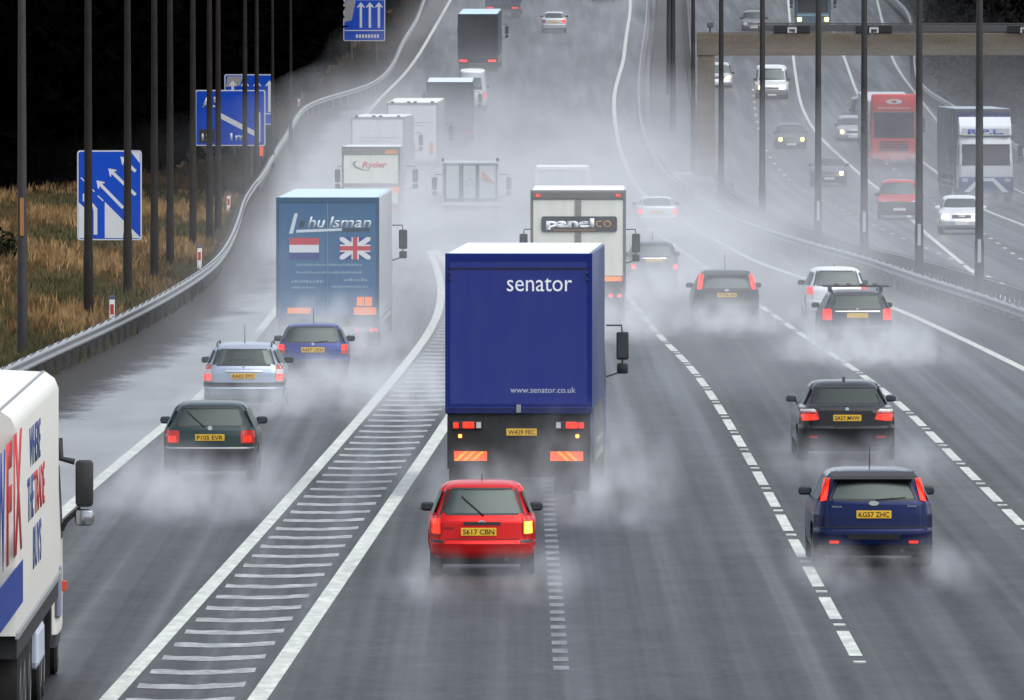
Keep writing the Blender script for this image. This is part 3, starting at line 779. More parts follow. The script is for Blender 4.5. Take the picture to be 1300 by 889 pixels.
# ------------------------------------------------------------------ grass, woodland
def tufts(name, ys, fx, n, mats, h=(.25, .6), w=.05, seed=1, big=None):
    rnd = random.Random(seed); mb = MB()
    for _ in range(n):
        y = ys[0]+(ys[1]-ys[0])*rnd.random(); a, b = fx(y); x = a+(b-a)*rnd.random()
        cl = math.sin(x*1.1+y*.13)+math.sin(x*.4-y*.07+2)+rnd.uniform(-1.1, 1.1)-.25
        mi = 0 if cl > .7+max(0, 330-y)/60 else 1 if cl > -.5+max(0, 340-y)/50 else 2
        hh = rnd.uniform(*h)*(1.25 if mi == 0 else .9); ww = w*rnd.uniform(.6, 1.5)*(1+max(0, y-350)/500)
        a_ = rnd.uniform(-.5, .5)*hh; b_ = rnd.uniform(-.3, .3)*hh; z = zg(y)-.03+.5*max(0, min(1, (LR(y)-x)/18))
        for q in range(3):
            dx = rnd.uniform(-.12, .12); lx = rnd.uniform(-.25, .25)*hh
            mb.add([(x+dx-ww, y, z), (x+dx+ww, y, z), (x+dx+lx+a_*.5, y+b_, z+hh*rnd.uniform(.7, 1))], [(0, 1, 2)], mi)
    return tag(mb.build(name, mats, normals=False), kind='stuff')
def leafmat(name, c, var=.4):
    m, n, l, b = _mat(name); b.inputs['Roughness'].default_value = .9; b.inputs['Specular IOR Level'].default_value = 0
    tc = n.new('ShaderNodeTexCoord'); nz = n.new('ShaderNodeTexNoise'); nz.inputs['Scale'].default_value = .8; nz.inputs['Detail'].default_value = 6
    l.new(tc.outputs['Object'], nz.inputs['Vector']); rp = n.new('ShaderNodeValToRGB')
    rp.color_ramp.elements[0].position = .35; rp.color_ramp.elements[1].position = .65
    rp.color_ramp.elements[0].color = tuple(v*(1-var) for v in c)+(1,); rp.color_ramp.elements[1].color = tuple(v*(1+var) for v in c)+(1,)
    l.new(nz.outputs[0], rp.inputs[0]); l.new(rp.outputs[0], b.inputs['Base Color']); return m
GR = [leafmat('bleached_grass', (.26, .165, .075)), leafmat('brown_grass', (.15, .088, .040)), leafmat('dull_green_grass', (.080, .074, .036))]
_we = Curve([(-34, 430), (-26, 480), (-21.5, 500), (-17.3, 563)] + [G(330, 190), G(400, 130), G(470, 60), G(522, 8), G(560, -40)], world=True)
def wood_edge(y): return min(_we.raw(y), LR(y)-.9) if y > 430 else -34
tag(tufts('grass', (225, 520), lambda y: (max(-24, LR(y)-14), LR(y)-.6), 26000, GR, seed=3), label='bleached orange and brown rough grass on the left verge', cat='grass')
GRSHADE = [leafmat('shaded_dead_grass', (.05, .032, .016)), leafmat('shaded_brown_grass', (.03, .02, .012)), leafmat('shaded_weed', (.018, .018, .010))]  # darkened copies of the verge grass, shade put into the colour
tag(tufts('grass', (500, 960), lambda y: (wood_edge(y)-.5, LR(y)-.4), 9000, GRSHADE, h=(.3, .8), seed=4), label='brown undergrowth coloured dark by shade on the bank beyond the signs', cat='grass')
tag(tufts('weeds', (236, 520), lambda y: (LR(y)-.9, LR(y)-.15), 3500, [GR[2], leafmat('dead_weed', (.05, .035, .02)), GR[2]], h=(.2, .5), w=.03, seed=5), label='dull weeds growing behind the left guard rail', cat='weeds')

def wood(name, label, edge, y0, y1, out, hgt, n, seed, mat, ls=1.0):
    """a mass of trunks and twiggy foliage behind a line"""
    rnd = random.Random(seed); mb = MB()
    for _ in range(n):
        y = rnd.uniform(y0, y1); d = abs(rnd.gauss(0, 1))*3.2; x = edge(y)+out*(d+.3*math.sin(y*.3)+.6)
        zt = hgt*(.75+.25*math.sin(y*.11+seed)+.15*math.sin(y*.37)); z = zg(y)+zt*rnd.random()**.9+max(0, d-2)*.5
        s = rnd.uniform(.25, .8)*ls; a = rnd.uniform(0, 6.28); e = rnd.uniform(-1, 1)
        u = Vector((math.cos(a), math.sin(a)*.6, e)).normalized()*s; v = Vector((-math.sin(a)*.5, math.cos(a), rnd.uniform(-1, 1))).normalized()*s*.6
        p = Vector((x, y, z)); mb.add([p-u, p+v, p+u, p-v], [(0, 1, 2, 3)])
    for _ in range(int((y1-y0)/2.2)):
        y = rnd.uniform(y0, y1); x = edge(y)+out*rnd.uniform(.8, 4); z = zg(y)
        mb.tube([(x, y, z-.2), (x+rnd.uniform(-.4, .4), y, z+hgt*.6), (x+rnd.uniform(-.8, .8), y, z+hgt*1.1)], [.2, .13, .05], 6)
    return tag(mb.build(name, mat, normals=False), label, 'woodland', kind='stuff')
TREESHADE = leafmat('shade_black_foliage', (.0009, .0009, .0010), .5)  # leaves coloured almost black, deep shade painted into them
wood('woodland', 'dense wood with its deep shade coloured black, filling the upper left behind the signs', wood_edge, 440, 1040, -1, 15, 26000, 11, TREESHADE)
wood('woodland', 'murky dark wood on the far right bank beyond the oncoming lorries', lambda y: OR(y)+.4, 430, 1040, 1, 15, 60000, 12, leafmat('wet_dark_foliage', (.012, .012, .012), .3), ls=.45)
# wooded banks rising behind the trees, and the hill the road climbs
def bank(name, f, out, y0=430, y1=1500, mat=WOODDARK):
    ys = [y0+20*i for i in range(int((y1-y0)/20)+1)]; vs = []; fs = []; prof = [(4.5, -.5), (6, 6), (12, 12), (30, 20), (90, 40), (300, 55)]
    for y in ys: vs += [(f(y)+out*(a+1.2*math.sin(y*.05)), y, zg(y)+b) for a, b in prof]
    n = len(prof)
    for i in range(len(ys)-1): fs += [(i*n+k, i*n+k+1, (i+1)*n+k+1, (i+1)*n+k) for k in range(n-1)]
    tag(MB().add(vs, fs).build(name, mat, normals=False), kind='structure')
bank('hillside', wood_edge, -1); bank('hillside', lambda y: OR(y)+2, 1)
# small bush at the left
def bush(px, py, r, label, seed):
    rnd = random.Random(seed); x, y = G(px, py); mb = MB()
    for _ in range(900):
        a = rnd.uniform(0, 6.28); rr = r*rnd.random()**.5; h = r*1.5*rnd.random()*(1-.5*rr/r)
        p = Vector((math.cos(a)*rr, math.sin(a)*rr, h)); s = rnd.uniform(.05, .14)
        u = Vector([rnd.uniform(-1, 1) for _ in range(3)]).normalized()*s; v = Vector([rnd.uniform(-1, 1) for _ in range(3)]).normalized()*s*.6
        mb.add([p-u, p+v, p+u, p-v], [(0, 1, 2, 3)])
    t = thing('bush', label, 'bush', (x, y, zg(y)))
    mb.build('foliage', leafmat('dark_bush_leaves', (.02, .022, .012)), t, normals=False)
    st = MB()
    for _ in range(8):
        a = rnd.uniform(0, 6.28); st.tube([(0, 0, -.1), (math.cos(a)*r*.5, math.sin(a)*r*.5, r*.9)], [.03, .01], 5)
    st.build('stem', WOODDARK, t)
bush(2, 340, .9, 'dark round bush in the orange grass at the left edge', 5)

# ------------------------------------------------------------------ tall dark poles
POLE = paint((.016, .014, .014), .55, .1, name='dark_pole_paint', dirt=.15)
POLE2 = paint((.016, .012, .010), .7, .1, name='weathered_pole', dirt=.12, spec=.15)
def pole(label, x, y, h=12.0, r=.125, group='', arm=0, mat=POLE, tagz=None, tagmat=None):
    t = thing('lighting_column', label, 'lamp post', (x, y, zg(y)), 0, group)
    MB().tube([(0, 0, -.3), (0, 0, 1.9), (0, 0, 2.0), (0, 0, h)], [r*1.15, r*1.12, r, r*.62], 12).build('pole', mat, t, smooth=True)
    for s in ((-1, 1) if arm == 2 else (arm,)):
        a = MB().tube([(0, 0, h), (s*.25, 0, h+.22), (s*1.6, 0, h+.32)], .045, 8).build('arm', mat, t, smooth=True)
        l = MB().box(min(s*1.5, s*2.3), max(s*1.5, s*2.3), -.14, .14, h+.22, h+.38, bev=.05).build('lantern', CHASSIS, a, smooth=True)
    if tagz: MB().box(-r*.40, r*.40, -r*1.17, -r*.9, tagz[0], tagz[1]).build('number_label', tagmat, t)
    return t
ORD = ['nearest', 'second', 'third', 'fourth', 'fifth', 'sixth', 'seventh', 'eighth', 'ninth', 'tenth', 'eleventh', 'twelfth', 'thirteenth', 'fourteenth']
mid = lambda y: .45*MR(y)+.55*FB(y)
def solve_y(px, f):
    a, b = 150., 1000.
    g = lambda y: 650+f(y)*K/y-px
    best = min((abs(g(y)), y) for y in [150+2*i for i in range(430)] if True)
    return best[1]
mp_ = [(1246, 0), (1169, 0), (1100, 0), (1041, 0), (969, 0), (916, 0), (880, 0)]
LBL = paint((.45, .45, .46), .6, name='grey_label', dirt=.2)
for i, (px, _) in enumerate(mp_):
    y = next((yy for yy in [280+k for k in range(500)] if 650+mid(yy)*K/yy <= px), 600)
    pole(f'tall dark lamp post in the central reserve, {["first from the right edge", "second from the right edge", "third from the right edge", "fourth from the right edge", "fifth from the right edge, left of the white pickup", "just right of the gantry leg", "just left of the gantry leg"][i]}', mid(y), y,
         13, .118, 'tall dark lamp posts in the central reserve', 2, tagz=(1.35, 2.0) if i < 4 else None, tagmat=LBL)
for i, y in enumerate((640, 690, 745, 800)):
    pole(f'faint dark lamp post in the misty central reserve, {["nearest", "second", "third", "farthest"][i]} of those left of the gantry', mid(y), y, 13, .15, 'tall dark lamp posts in the central reserve', 2)
lp = [(28, 459, 'beside the dark bush'), (112, 415, 'in front of the left part of the white based arrow sign'), (162, 383, 'in front of the right part of the white based arrow sign'), (196, 362, 'first one right of the white based arrow sign'),
      (216, 345, 'second one right of the white based arrow sign'), (245, 325, 'at the left border of the large diagonal junction sign'), (266, 312, 'across the letter A of the junction sign'), (277, 300, 'across the digit of the junction sign'),
      (311, 258, 'across the right half of the junction sign'), (326, 240, 'behind the junction sign'), (346, 215, 'pale thin one at the right of the junction signs'), (369, 195, 'right of the junction signs, close to the guard rail bend')]
for i, (px, py, lb) in enumerate(lp):
    x, y = G(px, py)
    pole('tall brown black lamp post on the left verge, '+lb, x, y, 13, .115 if i < 10 else .09, 'lamp posts on the left verge', 0 if i else 0, POLE2 if i else POLE, tagz=(3.0, 3.9) if i == 0 else None, tagmat=paint((.35, .14, .02), .6, name='orange_label'))
# ------------------------------------------------------------------ signs
SBLUE = paint((.002, .060, .46), .55, name='sign_blue', dirt=.03, spec=.15)
SWHITE = paint((.62, .64, .64), .5, name='sign_white', dirt=.15)
SBACK = paint((.05, .05, .05), .6, name='sign_back', dirt=.2)
def seg(p, q, w):
    p, q = Vector(p), Vector(q); d = (q-p).normalized(); n = Vector((-d.y, d.x))*w/2
    return [tuple(p+n), tuple(q+n), tuple(q-n), tuple(p-n)]
def roundrect(x0, x1, z0, z1, r, n=5):
    o = []
    for cx, cz, a0 in ((x1-r, z0+r, -90), (x1-r, z1-r, 0), (x0+r, z1-r, 90), (x0+r, z0+r, 180)):
        for k in range(n+1): a = R(a0+90*k/n); o.append((cx+r*math.cos(a), cz+r*math.sin(a)))
    return o
def sign(label, x, y, w, h, zb, mats=(SWHITE, SBLUE), rz=0):
    t = thing('road_sign', label, 'road sign', (x, y, zg(y)), rz, 'blue motorway signs on the left bank')
    pn = MB().prism(roundrect(-w/2, w/2, zb, zb+h, .10), 0, .05).build('sign_panel', mats[0], t)
    bd = min(.055, w*.02)
    MB().prism(roundrect(-w/2+bd, w/2-bd, zb+bd, zb+h-bd, .08), -.006, .01).build('sign_face', mats[1], pn)
    for sx in (-.3, .3): MB().tube([(sx*w, .12, -.4), (sx*w, .12, zb+h*.95)], .06, 8).build('post', SBACK, t)
    return t, pn
def shapes(name, polys, mat, parent, y=-.009, th=.012):
    m = MB()
    for p in polys: m.prism(p, y, y+th)
    return m.build(name, mat, parent)
def arrow(p, q, w, hw, hl):
    """closed outline of a straight arrow from p to q"""
    p, q = Vector(p), Vector(q); d = (q-p).normalized(); n = Vector((-d.y, d.x)); s = q-d*hl*.75
    return [tuple(v) for v in (p+n*w/2, s+n*w/2, s-d*hl*.25+n*hw, s-d*hl*.05+n*hw, q, s-d*hl*.05-n*hw, s-d*hl*.25-n*hw, s-n*w/2, p-n*w/2)]
# 1: arrows sweeping up to the left
s_ = 39.3; y1_ = K/s_; w_, h_ = 82/s_, 114/s_
t, pn = sign('tall blue sign with slanting white arrows and a white lower part, nearest on the verge', (139-650)/s_, y1_, w_, h_, 1.0)
def S1(a, b):  # zoom pixels of the sign (50..570, 70..795) to panel coordinates
    return ((a-310)/520*w_, 1.0+(795-b)/725*h_)
for q in (((62, 490), (110, 535), (172, 600), (172, 740), (172, 778), (62, 778)), ((272, 485), (556, 770), (556, 778), (272, 778)), ((485, 84), (556, 84), (556, 175))):
    shapes('white_area', [[S1(*p) for p in q]], SWHITE, pn)
shapes('white_arrow', [arrow(S1(420, 535), S1(205, 312), .10, .14, .26), arrow(S1(520, 430), S1(300, 215), .10, .14, .26), arrow(S1(520, 240), S1(398, 120), .10, .14, .26),
                       [S1(*p) for p in ((182, 750), (182, 560), (172, 520), (172, 490), (212, 540), (212, 750))], [S1(*p) for p in ((95, 420), (108, 418), (112, 490), (95, 480))],
                       seg(S1(80, 290), S1(115, 325), .035), seg(S1(170, 385), S1(190, 405), .035), seg(S1(215, 435), S1(260, 478), .035)], SWHITE, pn, -.012)
shapes('blue_lane', [[S1(*p) for p in ((214, 500), (268, 500), (268, 770), (214, 770))]], SBLUE, pn, -.010, .006)
# small sign seen in front of its foot
gx_, gy_ = G(136, 312)
t = thing('small_sign', 'small grey plate on a thin post in front of the white based arrow sign', 'road sign', (gx_, gy_, zg(gy_)))
MB().box(-.19, .19, -.02, .0, .22, .50, bev=.01).build('sign_panel', paint((.25, .25, .25), .6, name='grey_plate'), t)
MB().box(-.19, .19, -.026, -.02, .22, .38).build('dark_band', BLACK, t); MB().tube([(0, .03, -.4), (0, .03, .4)], .02, 6).build('post', SBACK, t)
# 2: A5 junction
s_ = 26.0; y2_ = K/s_; w_, h_ = 89/s_, 71/s_; zb = 1.85
t, pn = sign('large blue junction sign with a white diagonal slip road and 1m, reading A5', (292.5-650)/s_, y2_, w_, h_, zb)
def S2(a, b): return ((a-435)/735*w_, zb+(785-b)/610*h_)
shapes('road_diagram', [roundrect(*(S2(688, 0)[0], S2(750, 0)[0]), S2(0, 755)[1], S2(0, 410)[1], .10), [S2(*p) for p in ((275, 415), (335, 425), (690, 620), (690, 680), (320, 480))]], SWHITE, pn, -.012)
lettering('A5', SWHITE, pn, S2(135, 0)[0], S2(320, 0)[0], S2(0, 372)[1], S2(0, 250)[1], -.012, bold=.02)
lettering('1m', SWHITE, pn, S2(435, 0)[0], S2(590, 0)[0], S2(0, 728)[1], S2(0, 645)[1], -.012, bold=.02)
shapes('number_patch', [[S2(*p) for p in ((108, 750), (270, 750), (270, 605), (108, 605))]], INK, pn, -.010, .006)
lettering('12', SWHITE, pn, S2(135, 0)[0], S2(240, 0)[0], S2(0, 725)[1], S2(0, 650)[1], -.014, bold=.02)
# 3: lane arrows behind it
s_ = 24.5; y3_ = K/s_; w_, h_ = 62/s_, 64/s_; zb = 2.05
t, pn = sign('blue lane sign with upright arrows partly hidden behind the junction sign', (316-650)/s_, y3_, w_, h_, zb)
for k in range(4): shapes('white_arrow', [arrow((-w_*.33+k*w_*.25, zb+.65), (-w_*.33+k*w_*.25, zb+h_*.88), .14, .2, .32)], SWHITE, pn, -.012)
shapes('divider', [[(-w_*.47, zb+.54), (w_*.47, zb+.54), (w_*.47, zb+.60), (-w_*.47, zb+.60)]], SWHITE, pn, -.012)
shapes('torn_patch', [[(-w_*.47, zb+h_*.75), (-w_*.18, zb+h_*.78), (-w_*.12, zb+h_*.96), (-w_*.44, zb+h_*.96)]], paint((.3, .3, .3), .7, name='grey_sign_patch', dirt=.5), pn, -.010, .006)
# 4: far lane sign
s_ = 20.0; y4_ = K/s_; w_, h_ = 53/s_, 53/s_; zb = 1.70
t, pn = sign('far blue sign with three upright white arrows beside the far rail', (462.5-650)/s_, y4_, w_, h_, zb)
for k in range(3): shapes('white_arrow', [arrow((-w_*.08+k*w_*.215, zb+.85), (-w_*.08+k*w_*.215, zb+h_*.93), .15, .24, .36)], SWHITE, pn, -.012)
shapes('divider', [[(-w_*.47, zb+.64), (w_*.47, zb+.64), (w_*.47, zb+.70), (-w_*.47, zb+.70)]], SWHITE, pn, -.012)
shapes('lettering_line', [[(-w_*.2+i*.19, zb+.2), (-w_*.2+i*.19+.13, zb+.2), (-w_*.2+i*.19+.13, zb+.42), (-w_*.2+i*.19, zb+.42)] for i in range(8)], SWHITE, pn, -.012)
shapes('grey_panel', [[(-w_*.48, zb+h_*.45), (-w_*.30, zb+h_*.5), (-w_*.2, zb+h_*.97), (-w_*.48, zb+h_*.97)]], paint((.3, .3, .3), .7, name='grey_sign_patch', dirt=.5), pn, -.010, .006)
# marker posts
for i, (px, h, lb) in enumerate(((140, .95, 'nearest, between the second and third tall poles'), (253, .95, 'second, behind the middle of the left rail'), (290, .95, 'third along the left rail'), (327, .95, 'fourth, below the junction sign'), (378, 1.0, 'fifth, at the rail bend'))):
    y = next((yy for yy in [240+k for k in range(500)] if 650+(LR(yy)-.6)*K/yy >= px), 600)
    x = LR(y)-.6; t = thing('marker_post', 'white roadside marker post with red reflector, '+lb, 'marker post', (x, y, zg(y)), 0, 'marker posts behind the left rail')
    MB().box(-.07, .07, -.03, .03, -.1, h, bev=.015).build('post', WHITE, t)
    MB().box(-.045, .045, -.036, -.03, h-.38, h-.12).build('reflector', REDLENS, t); MB().box(-.072, .072, -.032, .032, h, h+.10, bev=.015).build('blue_cap', paint((.05, .08, .2), .6, name='blue_cap'), t)
x, y = G(330, 222); t = thing('marker_board', 'small bright orange board on a post below the junction sign', 'marker board', (x, y, zg(y)))
MB().box(-.17, .17, -.02, 0, .95, 1.48, bev=.02).build('board', paint((.85, .10, .03), .5, name='orange_board', emit=.15), t); MB().tube([(0, .03, -.2), (0, .03, 1.3)], .03, 6).build('post', SBACK, t)  # board given a faint added glow, it holds no lamp

# ------------------------------------------------------------------ gantry
gs = 26.6; gyy = K/gs; gz = zg(gyy)
t = thing('sign_gantry', 'brown concrete portal gantry spanning the oncoming carriageway', 'gantry', (9.25, gyy, gz))
MB().box(-.39, .42, -.4, .4, .2, 6.37, bev=.03).build('leg', CONCRETE, t); MB().box(19.2, 20.0, -.4, .4, -.5, 6.37, bev=.03).build('leg', CONCRETE, t)
bm_ = MB().box(-.42, 20.4, -.45, .45, 6.37, 7.42, bev=.025).build('beam', CONCRETE, t)
r = MB(); r.box(-.4, 20.3, -.42, .42, 7.42, 7.47)
GST = paint((.12, .11, .105), .5, .3, name='gantry_steel', dirt=.3)
m = MB()
for yy in (-.38, .38):
    m.box(2.5, 20.3, yy-.02, yy+.02, 7.86, 7.92); m.box(2.5, 20.3, yy-.015, yy+.015, 7.66, 7.69)
    for k in range(14): m.box(2.5+k*1.36, 2.54+k*1.36, yy-.02, yy+.02, 7.42, 7.9)
m.build('walkway_rail', GST, t)
r.build('walkway', GST, t)
MB().box(2.6, 20.2, -.20, -.17, 7.50, 7.84).build('cable_tray', paint((.14, .14, .15), .5, .2, name='cable_tray', dirt=.3), t)
for cx in (4.1, 8.0, 15.2):
    sgb = MB(); sgb.box(cx-.86, cx-.2, -.5, -.42, 7.45, 7.80, bev=.02); sgb.box(cx+.2, cx+.86, -.5, -.42, 7.45, 7.80, bev=.02)
    o = sgb.build('signal_unit', BLACK, t)
    MB().box(cx-.22, cx+.22, -.56, -.43, 7.62, 7.70, bev=.01).box(cx-.22, cx-.14, -.55, -.44, 7.45, 7.62).box(cx+.14, cx+.22, -.55, -.44, 7.45, 7.62).build('bracket', SWHITE, o)
MB().tube([(.2, 0, 7.42), (.2, 0, 7.75)], .05, 8).box(.05, .35, -.12, .12, 7.7, 7.95, bev=.03).build('camera_box', GST, t)
gp = thing('concrete_plinth', 'dark concrete plinth protecting the gantry leg in the central reserve', 'plinth', (9.1, gyy-8, gz))
MB().box(-1.0, 1.15, -9, 9.5, -.1, .62, bev=.12).build('block', paint((.07, .065, .065), .75, name='stained_plinth', dirt=.3), gp)
tag(MB().box(7.7, 8.7, gyy+2, gyy+3.4, gz+.1, gz+.75, bev=.05).build('equipment_cabinet', SWHITE), 'pale grey equipment cabinet behind the gantry leg in the central reserve', 'cabinet')

# ------------------------------------------------------------------ vehicles going away
def put(px, py, hd=None):
    x, y = G(px, py); return (x, y, zg(y)), (heading(x, y) if hd is None else -R(hd))
HZR = 1.25
def hatchlights(x0, x1, z0, z1, mat): return ([(x0, z0), (x1, z0), (x1, z1), (x0, z1)], mat)

# red hatchback
loc, rz = put(612, 733)
make_car('small red hatchback with its right indicator lit, close behind the blue box lorry', loc, rz, (.62, .012, .012), W=1.59, H=1.38, L=3.7, win=(.92, 1.27, .60, .50),
         lights=[(([(.60, .60), (.75, .60), (.745, .88), (.60, .88)]), (REDLENS, REDLENS))], bumper=(.30, .50), ptxt='S617 CBN', pz=.66, ptxt_x=-.05, steep=.30,
         extras=[ex_wiper(.02, .90, -.30, 1.17), ex_badge(.80, .028, wide=1.9), ex_strip([(-.27, .755), (.27, .755), (.27, .80), (-.27, .80)], BLACK, .02, 'handle_strip'),
                 ex_strip([(.62, .63), (.74, .63), (.735, .80), (.62, .80)], AMBERLIT, .03, 'lit_indicator'), ex_strip([(-.74, .63), (-.62, .63), (-.62, .84), (-.735, .84)], REDLIT, .026, 'tail_lamp'),
                 ex_strip([(-.76, .49), (-.56, .49), (-.56, .53), (-.76, .53)], BLACK, .045, 'bumper_strip'), ex_strip([(.56, .49), (.76, .49), (.76, .53), (.56, .53)], BLACK, .045, 'bumper_strip'),
                 ex_aerial(1.1, .12), ex_letters('nissan', -.58, -.38, .70, .035, CHASSIS)], tint=.62)
# dark green hatchback
loc, rz = put(266, 612)
make_car('dark green hatchback on the left nearest the white lorry cab', loc, rz, (.020, .040, .040), W=1.70, H=1.39, L=4.05, win=(.98, 1.29, .61, .50),
         lights=[([(.54, .67), (.80, .67), (.79, .90), (.54, .90)], REDLENS), ([(.60, .70), (.74, .70), (.74, .80), (.60, .80)], REDLIT)], bumper=(.28, .58), bumpercol=paint((.018, .022, .022), .5, name='dark_bumper', dirt=.25),
         ptxt='P105 EVR', pz=.78, steep=.34, rough=.3, extras=[ex_wiper(-.10, .97, -.40, 1.22), ex_badge(.945, .042), ex_strip([(-.78, .575), (.78, .575), (.78, .60), (-.78, .60)], GALV, .042, 'bumper_trim')], tint=.6)
# silver estate
loc, rz = put(309, 523)
make_car('silver estate car with roof rails and tall rear lamps, in the left lane', loc, rz, (.36, .41, .50), W=1.72, H=1.40, L=4.5, win=(.97, 1.28, .64, .54), steep=.20,
         lights=[([(.66, .63), (.83, .63), (.81, 1.0), (.69, 1.0)], CLEAR), ([(.67, .64), (.83, .64), (.825, .78), (.67, .78)], REDLIT), ([(.675, .88), (.815, .88), (.81, .98), (.69, .98)], REDLENS)],
         bumper=(.28, .50), ptxt='RA02 EYC', pz=.74, rough=.3, metal=.5,
         extras=[ex_rails, ex_aerial(1.0, .42, lean=-.05), ex_strip([(-.38, .82), (.38, .82), (.38, .86), (-.38, .86)], CHROME, .03, 'chrome_strip'), ex_strip([(-.84, .52), (.84, .52), (.84, .60), (-.84, .60)], BLACK, .030, 'dark_band'), ex_badge(.93, .03)])
# dark blue small hatchback
loc, rz = put(397, 490)
make_car('small dark blue hatchback directly behind the turquoise lorry', loc, rz, (.035, .055, .20), W=1.60, H=1.38, L=3.75, win=(.97, 1.29, .62, .53), steep=.28,
         lights=[([(.62, .70), (.78, .70), (.77, .92), (.63, .92)], REDLENS), ([(.63, .80), (.77, .80), (.77, .90), (.63, .90)], REDLIT)], bumper=(.28, .56), bumpercol=paint((.02, .022, .03), .5, name='dark_bumper', dirt=.25),
         ptxt='R437 UCH', pz=.80, extras=[ex_wiper(.0, .965, .34, 1.0), ex_badge(.93, .035), ex_aerial(1.0, .35, lean=0)], tint=.68)
# black saloon
loc, rz = put(1076, 586)
make_car('black executive saloon with glowing wedge shaped tail lamps, right of the middle', loc, rz, (.010, .010, .013), kind='saloon', W=1.85, H=1.45, L=4.84, win=(1.04, 1.325, .66, .56),
         lights=[([(.50, .76), (.86, .73), (.86, .90), (.56, .95)], REDLENS), ([(.52, .77), (.85, .74), (.85, .86), (.58, .86)], REDLIT), ([(.56, .90), (.86, .90), (.85, .955), (.60, .965)], CLEAR)],
         bumper=(.28, .60), ptxt='SA57 MVW', pz=.80, rough=.2, mirrorcol=paint((.01, .01, .013), .2, name='black_mirror', coat=.5),
         extras=[ex_badge(.96, .035, paint((.55, .62, .75), .3, .3, name='badge_blue')), ex_strip([(-.70, .42), (-.54, .42), (-.54, .46), (-.70, .46)], REDLENS, .045, 'reflector'), ex_strip([(.54, .42), (.70, .42), (.70, .46), (.54, .46)], REDLENS, .045, 'reflector'),
                 lambda t, S, d: MB().prism([(1.75, d['H']-.02), (1.95, d['H']-.01), (1.78, d['H']+.055)], -.025, .025, 'x').build('roof_fin', BLACK, t), ex_letters('550i', .48, .64, .90, .035)], tint=.62)
# blue hatchback
loc, rz = put(1110, 722)
make_car('deep blue hatchback with tall red lamps beside its rear window, at the lower right', loc, rz, (.003, .010, .060), W=1.84, H=1.45, L=4.35, win=(1.02, 1.28, .64, .53), steep=.32,
         lights=[([(.695, 1.0), (.80, .98), (.725, 1.32), (.635, 1.32)], REDGLOW), ([(.71, 1.04), (.775, 1.03), (.745, 1.17), (.68, 1.18)], REDLIT)],
         bumper=(.27, .55), ptxt='KG57 ZHC', pz=.80, rough=.22,
         extras=[ex_wiper(.02, 1.02, .48, 1.05), ex_badge(.965, .036, wide=2.1), ex_aerial(1.7, .34, lean=-.03), ex_spoiler(BLACK), ex_letters('FOCUS', -.62, -.48, .90, .025), ex_letters('Zetec', .50, .64, .91, .03),
                 ex_strip([(-.36, .42), (.36, .42), (.42, .50), (-.42, .50)], BLACK, .04, 'lower_recess'), ex_strip([(-.84, .26), (.84, .26), (.84, .33), (-.84, .33)], BLACK, .045, 'lower_lip'), ex_strip([(-.66, .36), (-.52, .36), (-.52, .40), (-.66, .40)], REDGLOW, .045, 'reflector'), ex_strip([(.52, .36), (.66, .36), (.66, .40), (.52, .40)], REDGLOW, .045, 'reflector'),
                 ex_strip([(-.80, .60), (.80, .60), (.80, .612), (-.80, .612)], BLACK, .012, 'lower_line')], tint=.62)
# black hatchback in the spray
loc, rz = put(923, 414)
make_car('black hatchback with tall red lamps beside its rear window, in spray between the middle lanes', loc, rz, (.012, .012, .016), W=1.80, H=1.48, L=4.2, win=(1.0, 1.30, .62, .53), steep=.32,
         lights=[([(.66, .98), (.79, .96), (.72, 1.36), (.60, 1.36)], REDLIT)], bumper=(.28, .55), ptxt='WV05 OLJ', pz=.82, extras=[ex_aerial(1.7, .42, lean=0), ex_badge(.95, .035, wide=2), ex_spoiler(BLACK)])
# dark estate with roof bars
loc, rz = put(1089, 444)
make_car('dark grey estate with bars across its roof, beside the white hatchback', loc, rz, (.05, .055, .06), W=1.80, H=1.44, L=4.7, win=(1.0, 1.32, .64, .52), steep=.34,
         lights=[([(.62, .72), (.86, .72), (.84, 1.0), (.64, 1.0)], REDGLOW), ([(.64, .76), (.82, .76), (.82, .88), (.65, .88)], REDLIT)], bumper=(.28, .55), ptxt=None, pz=.84,
         extras=[ex_rails, ex_rack, ex_strip([(-.55, .92), (.55, .92), (.55, .95), (-.55, .95)], CHROME, .02, 'chrome_strip'), ex_badge(1.0, .03)])
# white hatchback
loc, rz = put(1063, 407)
make_car('white hatchback half hidden behind the dark estate with roof bars', loc, rz, (.75, .77, .78), W=1.70, H=1.43, L=4.0, win=(.95, 1.32, .62, .52), steep=.3,
         lights=[([(.64, .70), (.82, .70), (.80, .90), (.66, .90)], REDGLOW)], bumper=(.28, .52), pz=.7, extras=[ex_aerial(2.0, .1)])
# grey mpv
loc, rz = put(831, 368)
make_car('dark grey hatchback with a pale roof in thick spray, right of the panel lorry', loc, rz, (.07, .08, .09), W=1.55, H=1.45, L=4.2, win=(1.0, 1.32, .54, .46), steep=.26,
         lights=[([(.56, .62), (.70, .62), (.70, .76), (.58, .76)], REDLIT)], bumper=(.28, .50), pz=.88, mirrorcol=BLACK, extras=[ex_strip([(-.36, .92), (.36, .92), (.36, .96), (-.36, .96)], CHROME, .02, 'chrome_strip'), ex_aerial(1.5, .3)])
# white saloon
loc, rz = put(835, 295)
make_car('white saloon with two red lamps fading into the mist, farther right of the panel lorry', loc, rz, (.78, .80, .82), kind='saloon', W=1.6, H=1.36, L=4.5, win=(1.03, 1.26, .56, .48),
         lights=[([(.56, .70), (.74, .70), (.74, .88), (.58, .88)], REDLIT)], bumper=(.28, .56), pz=.76)
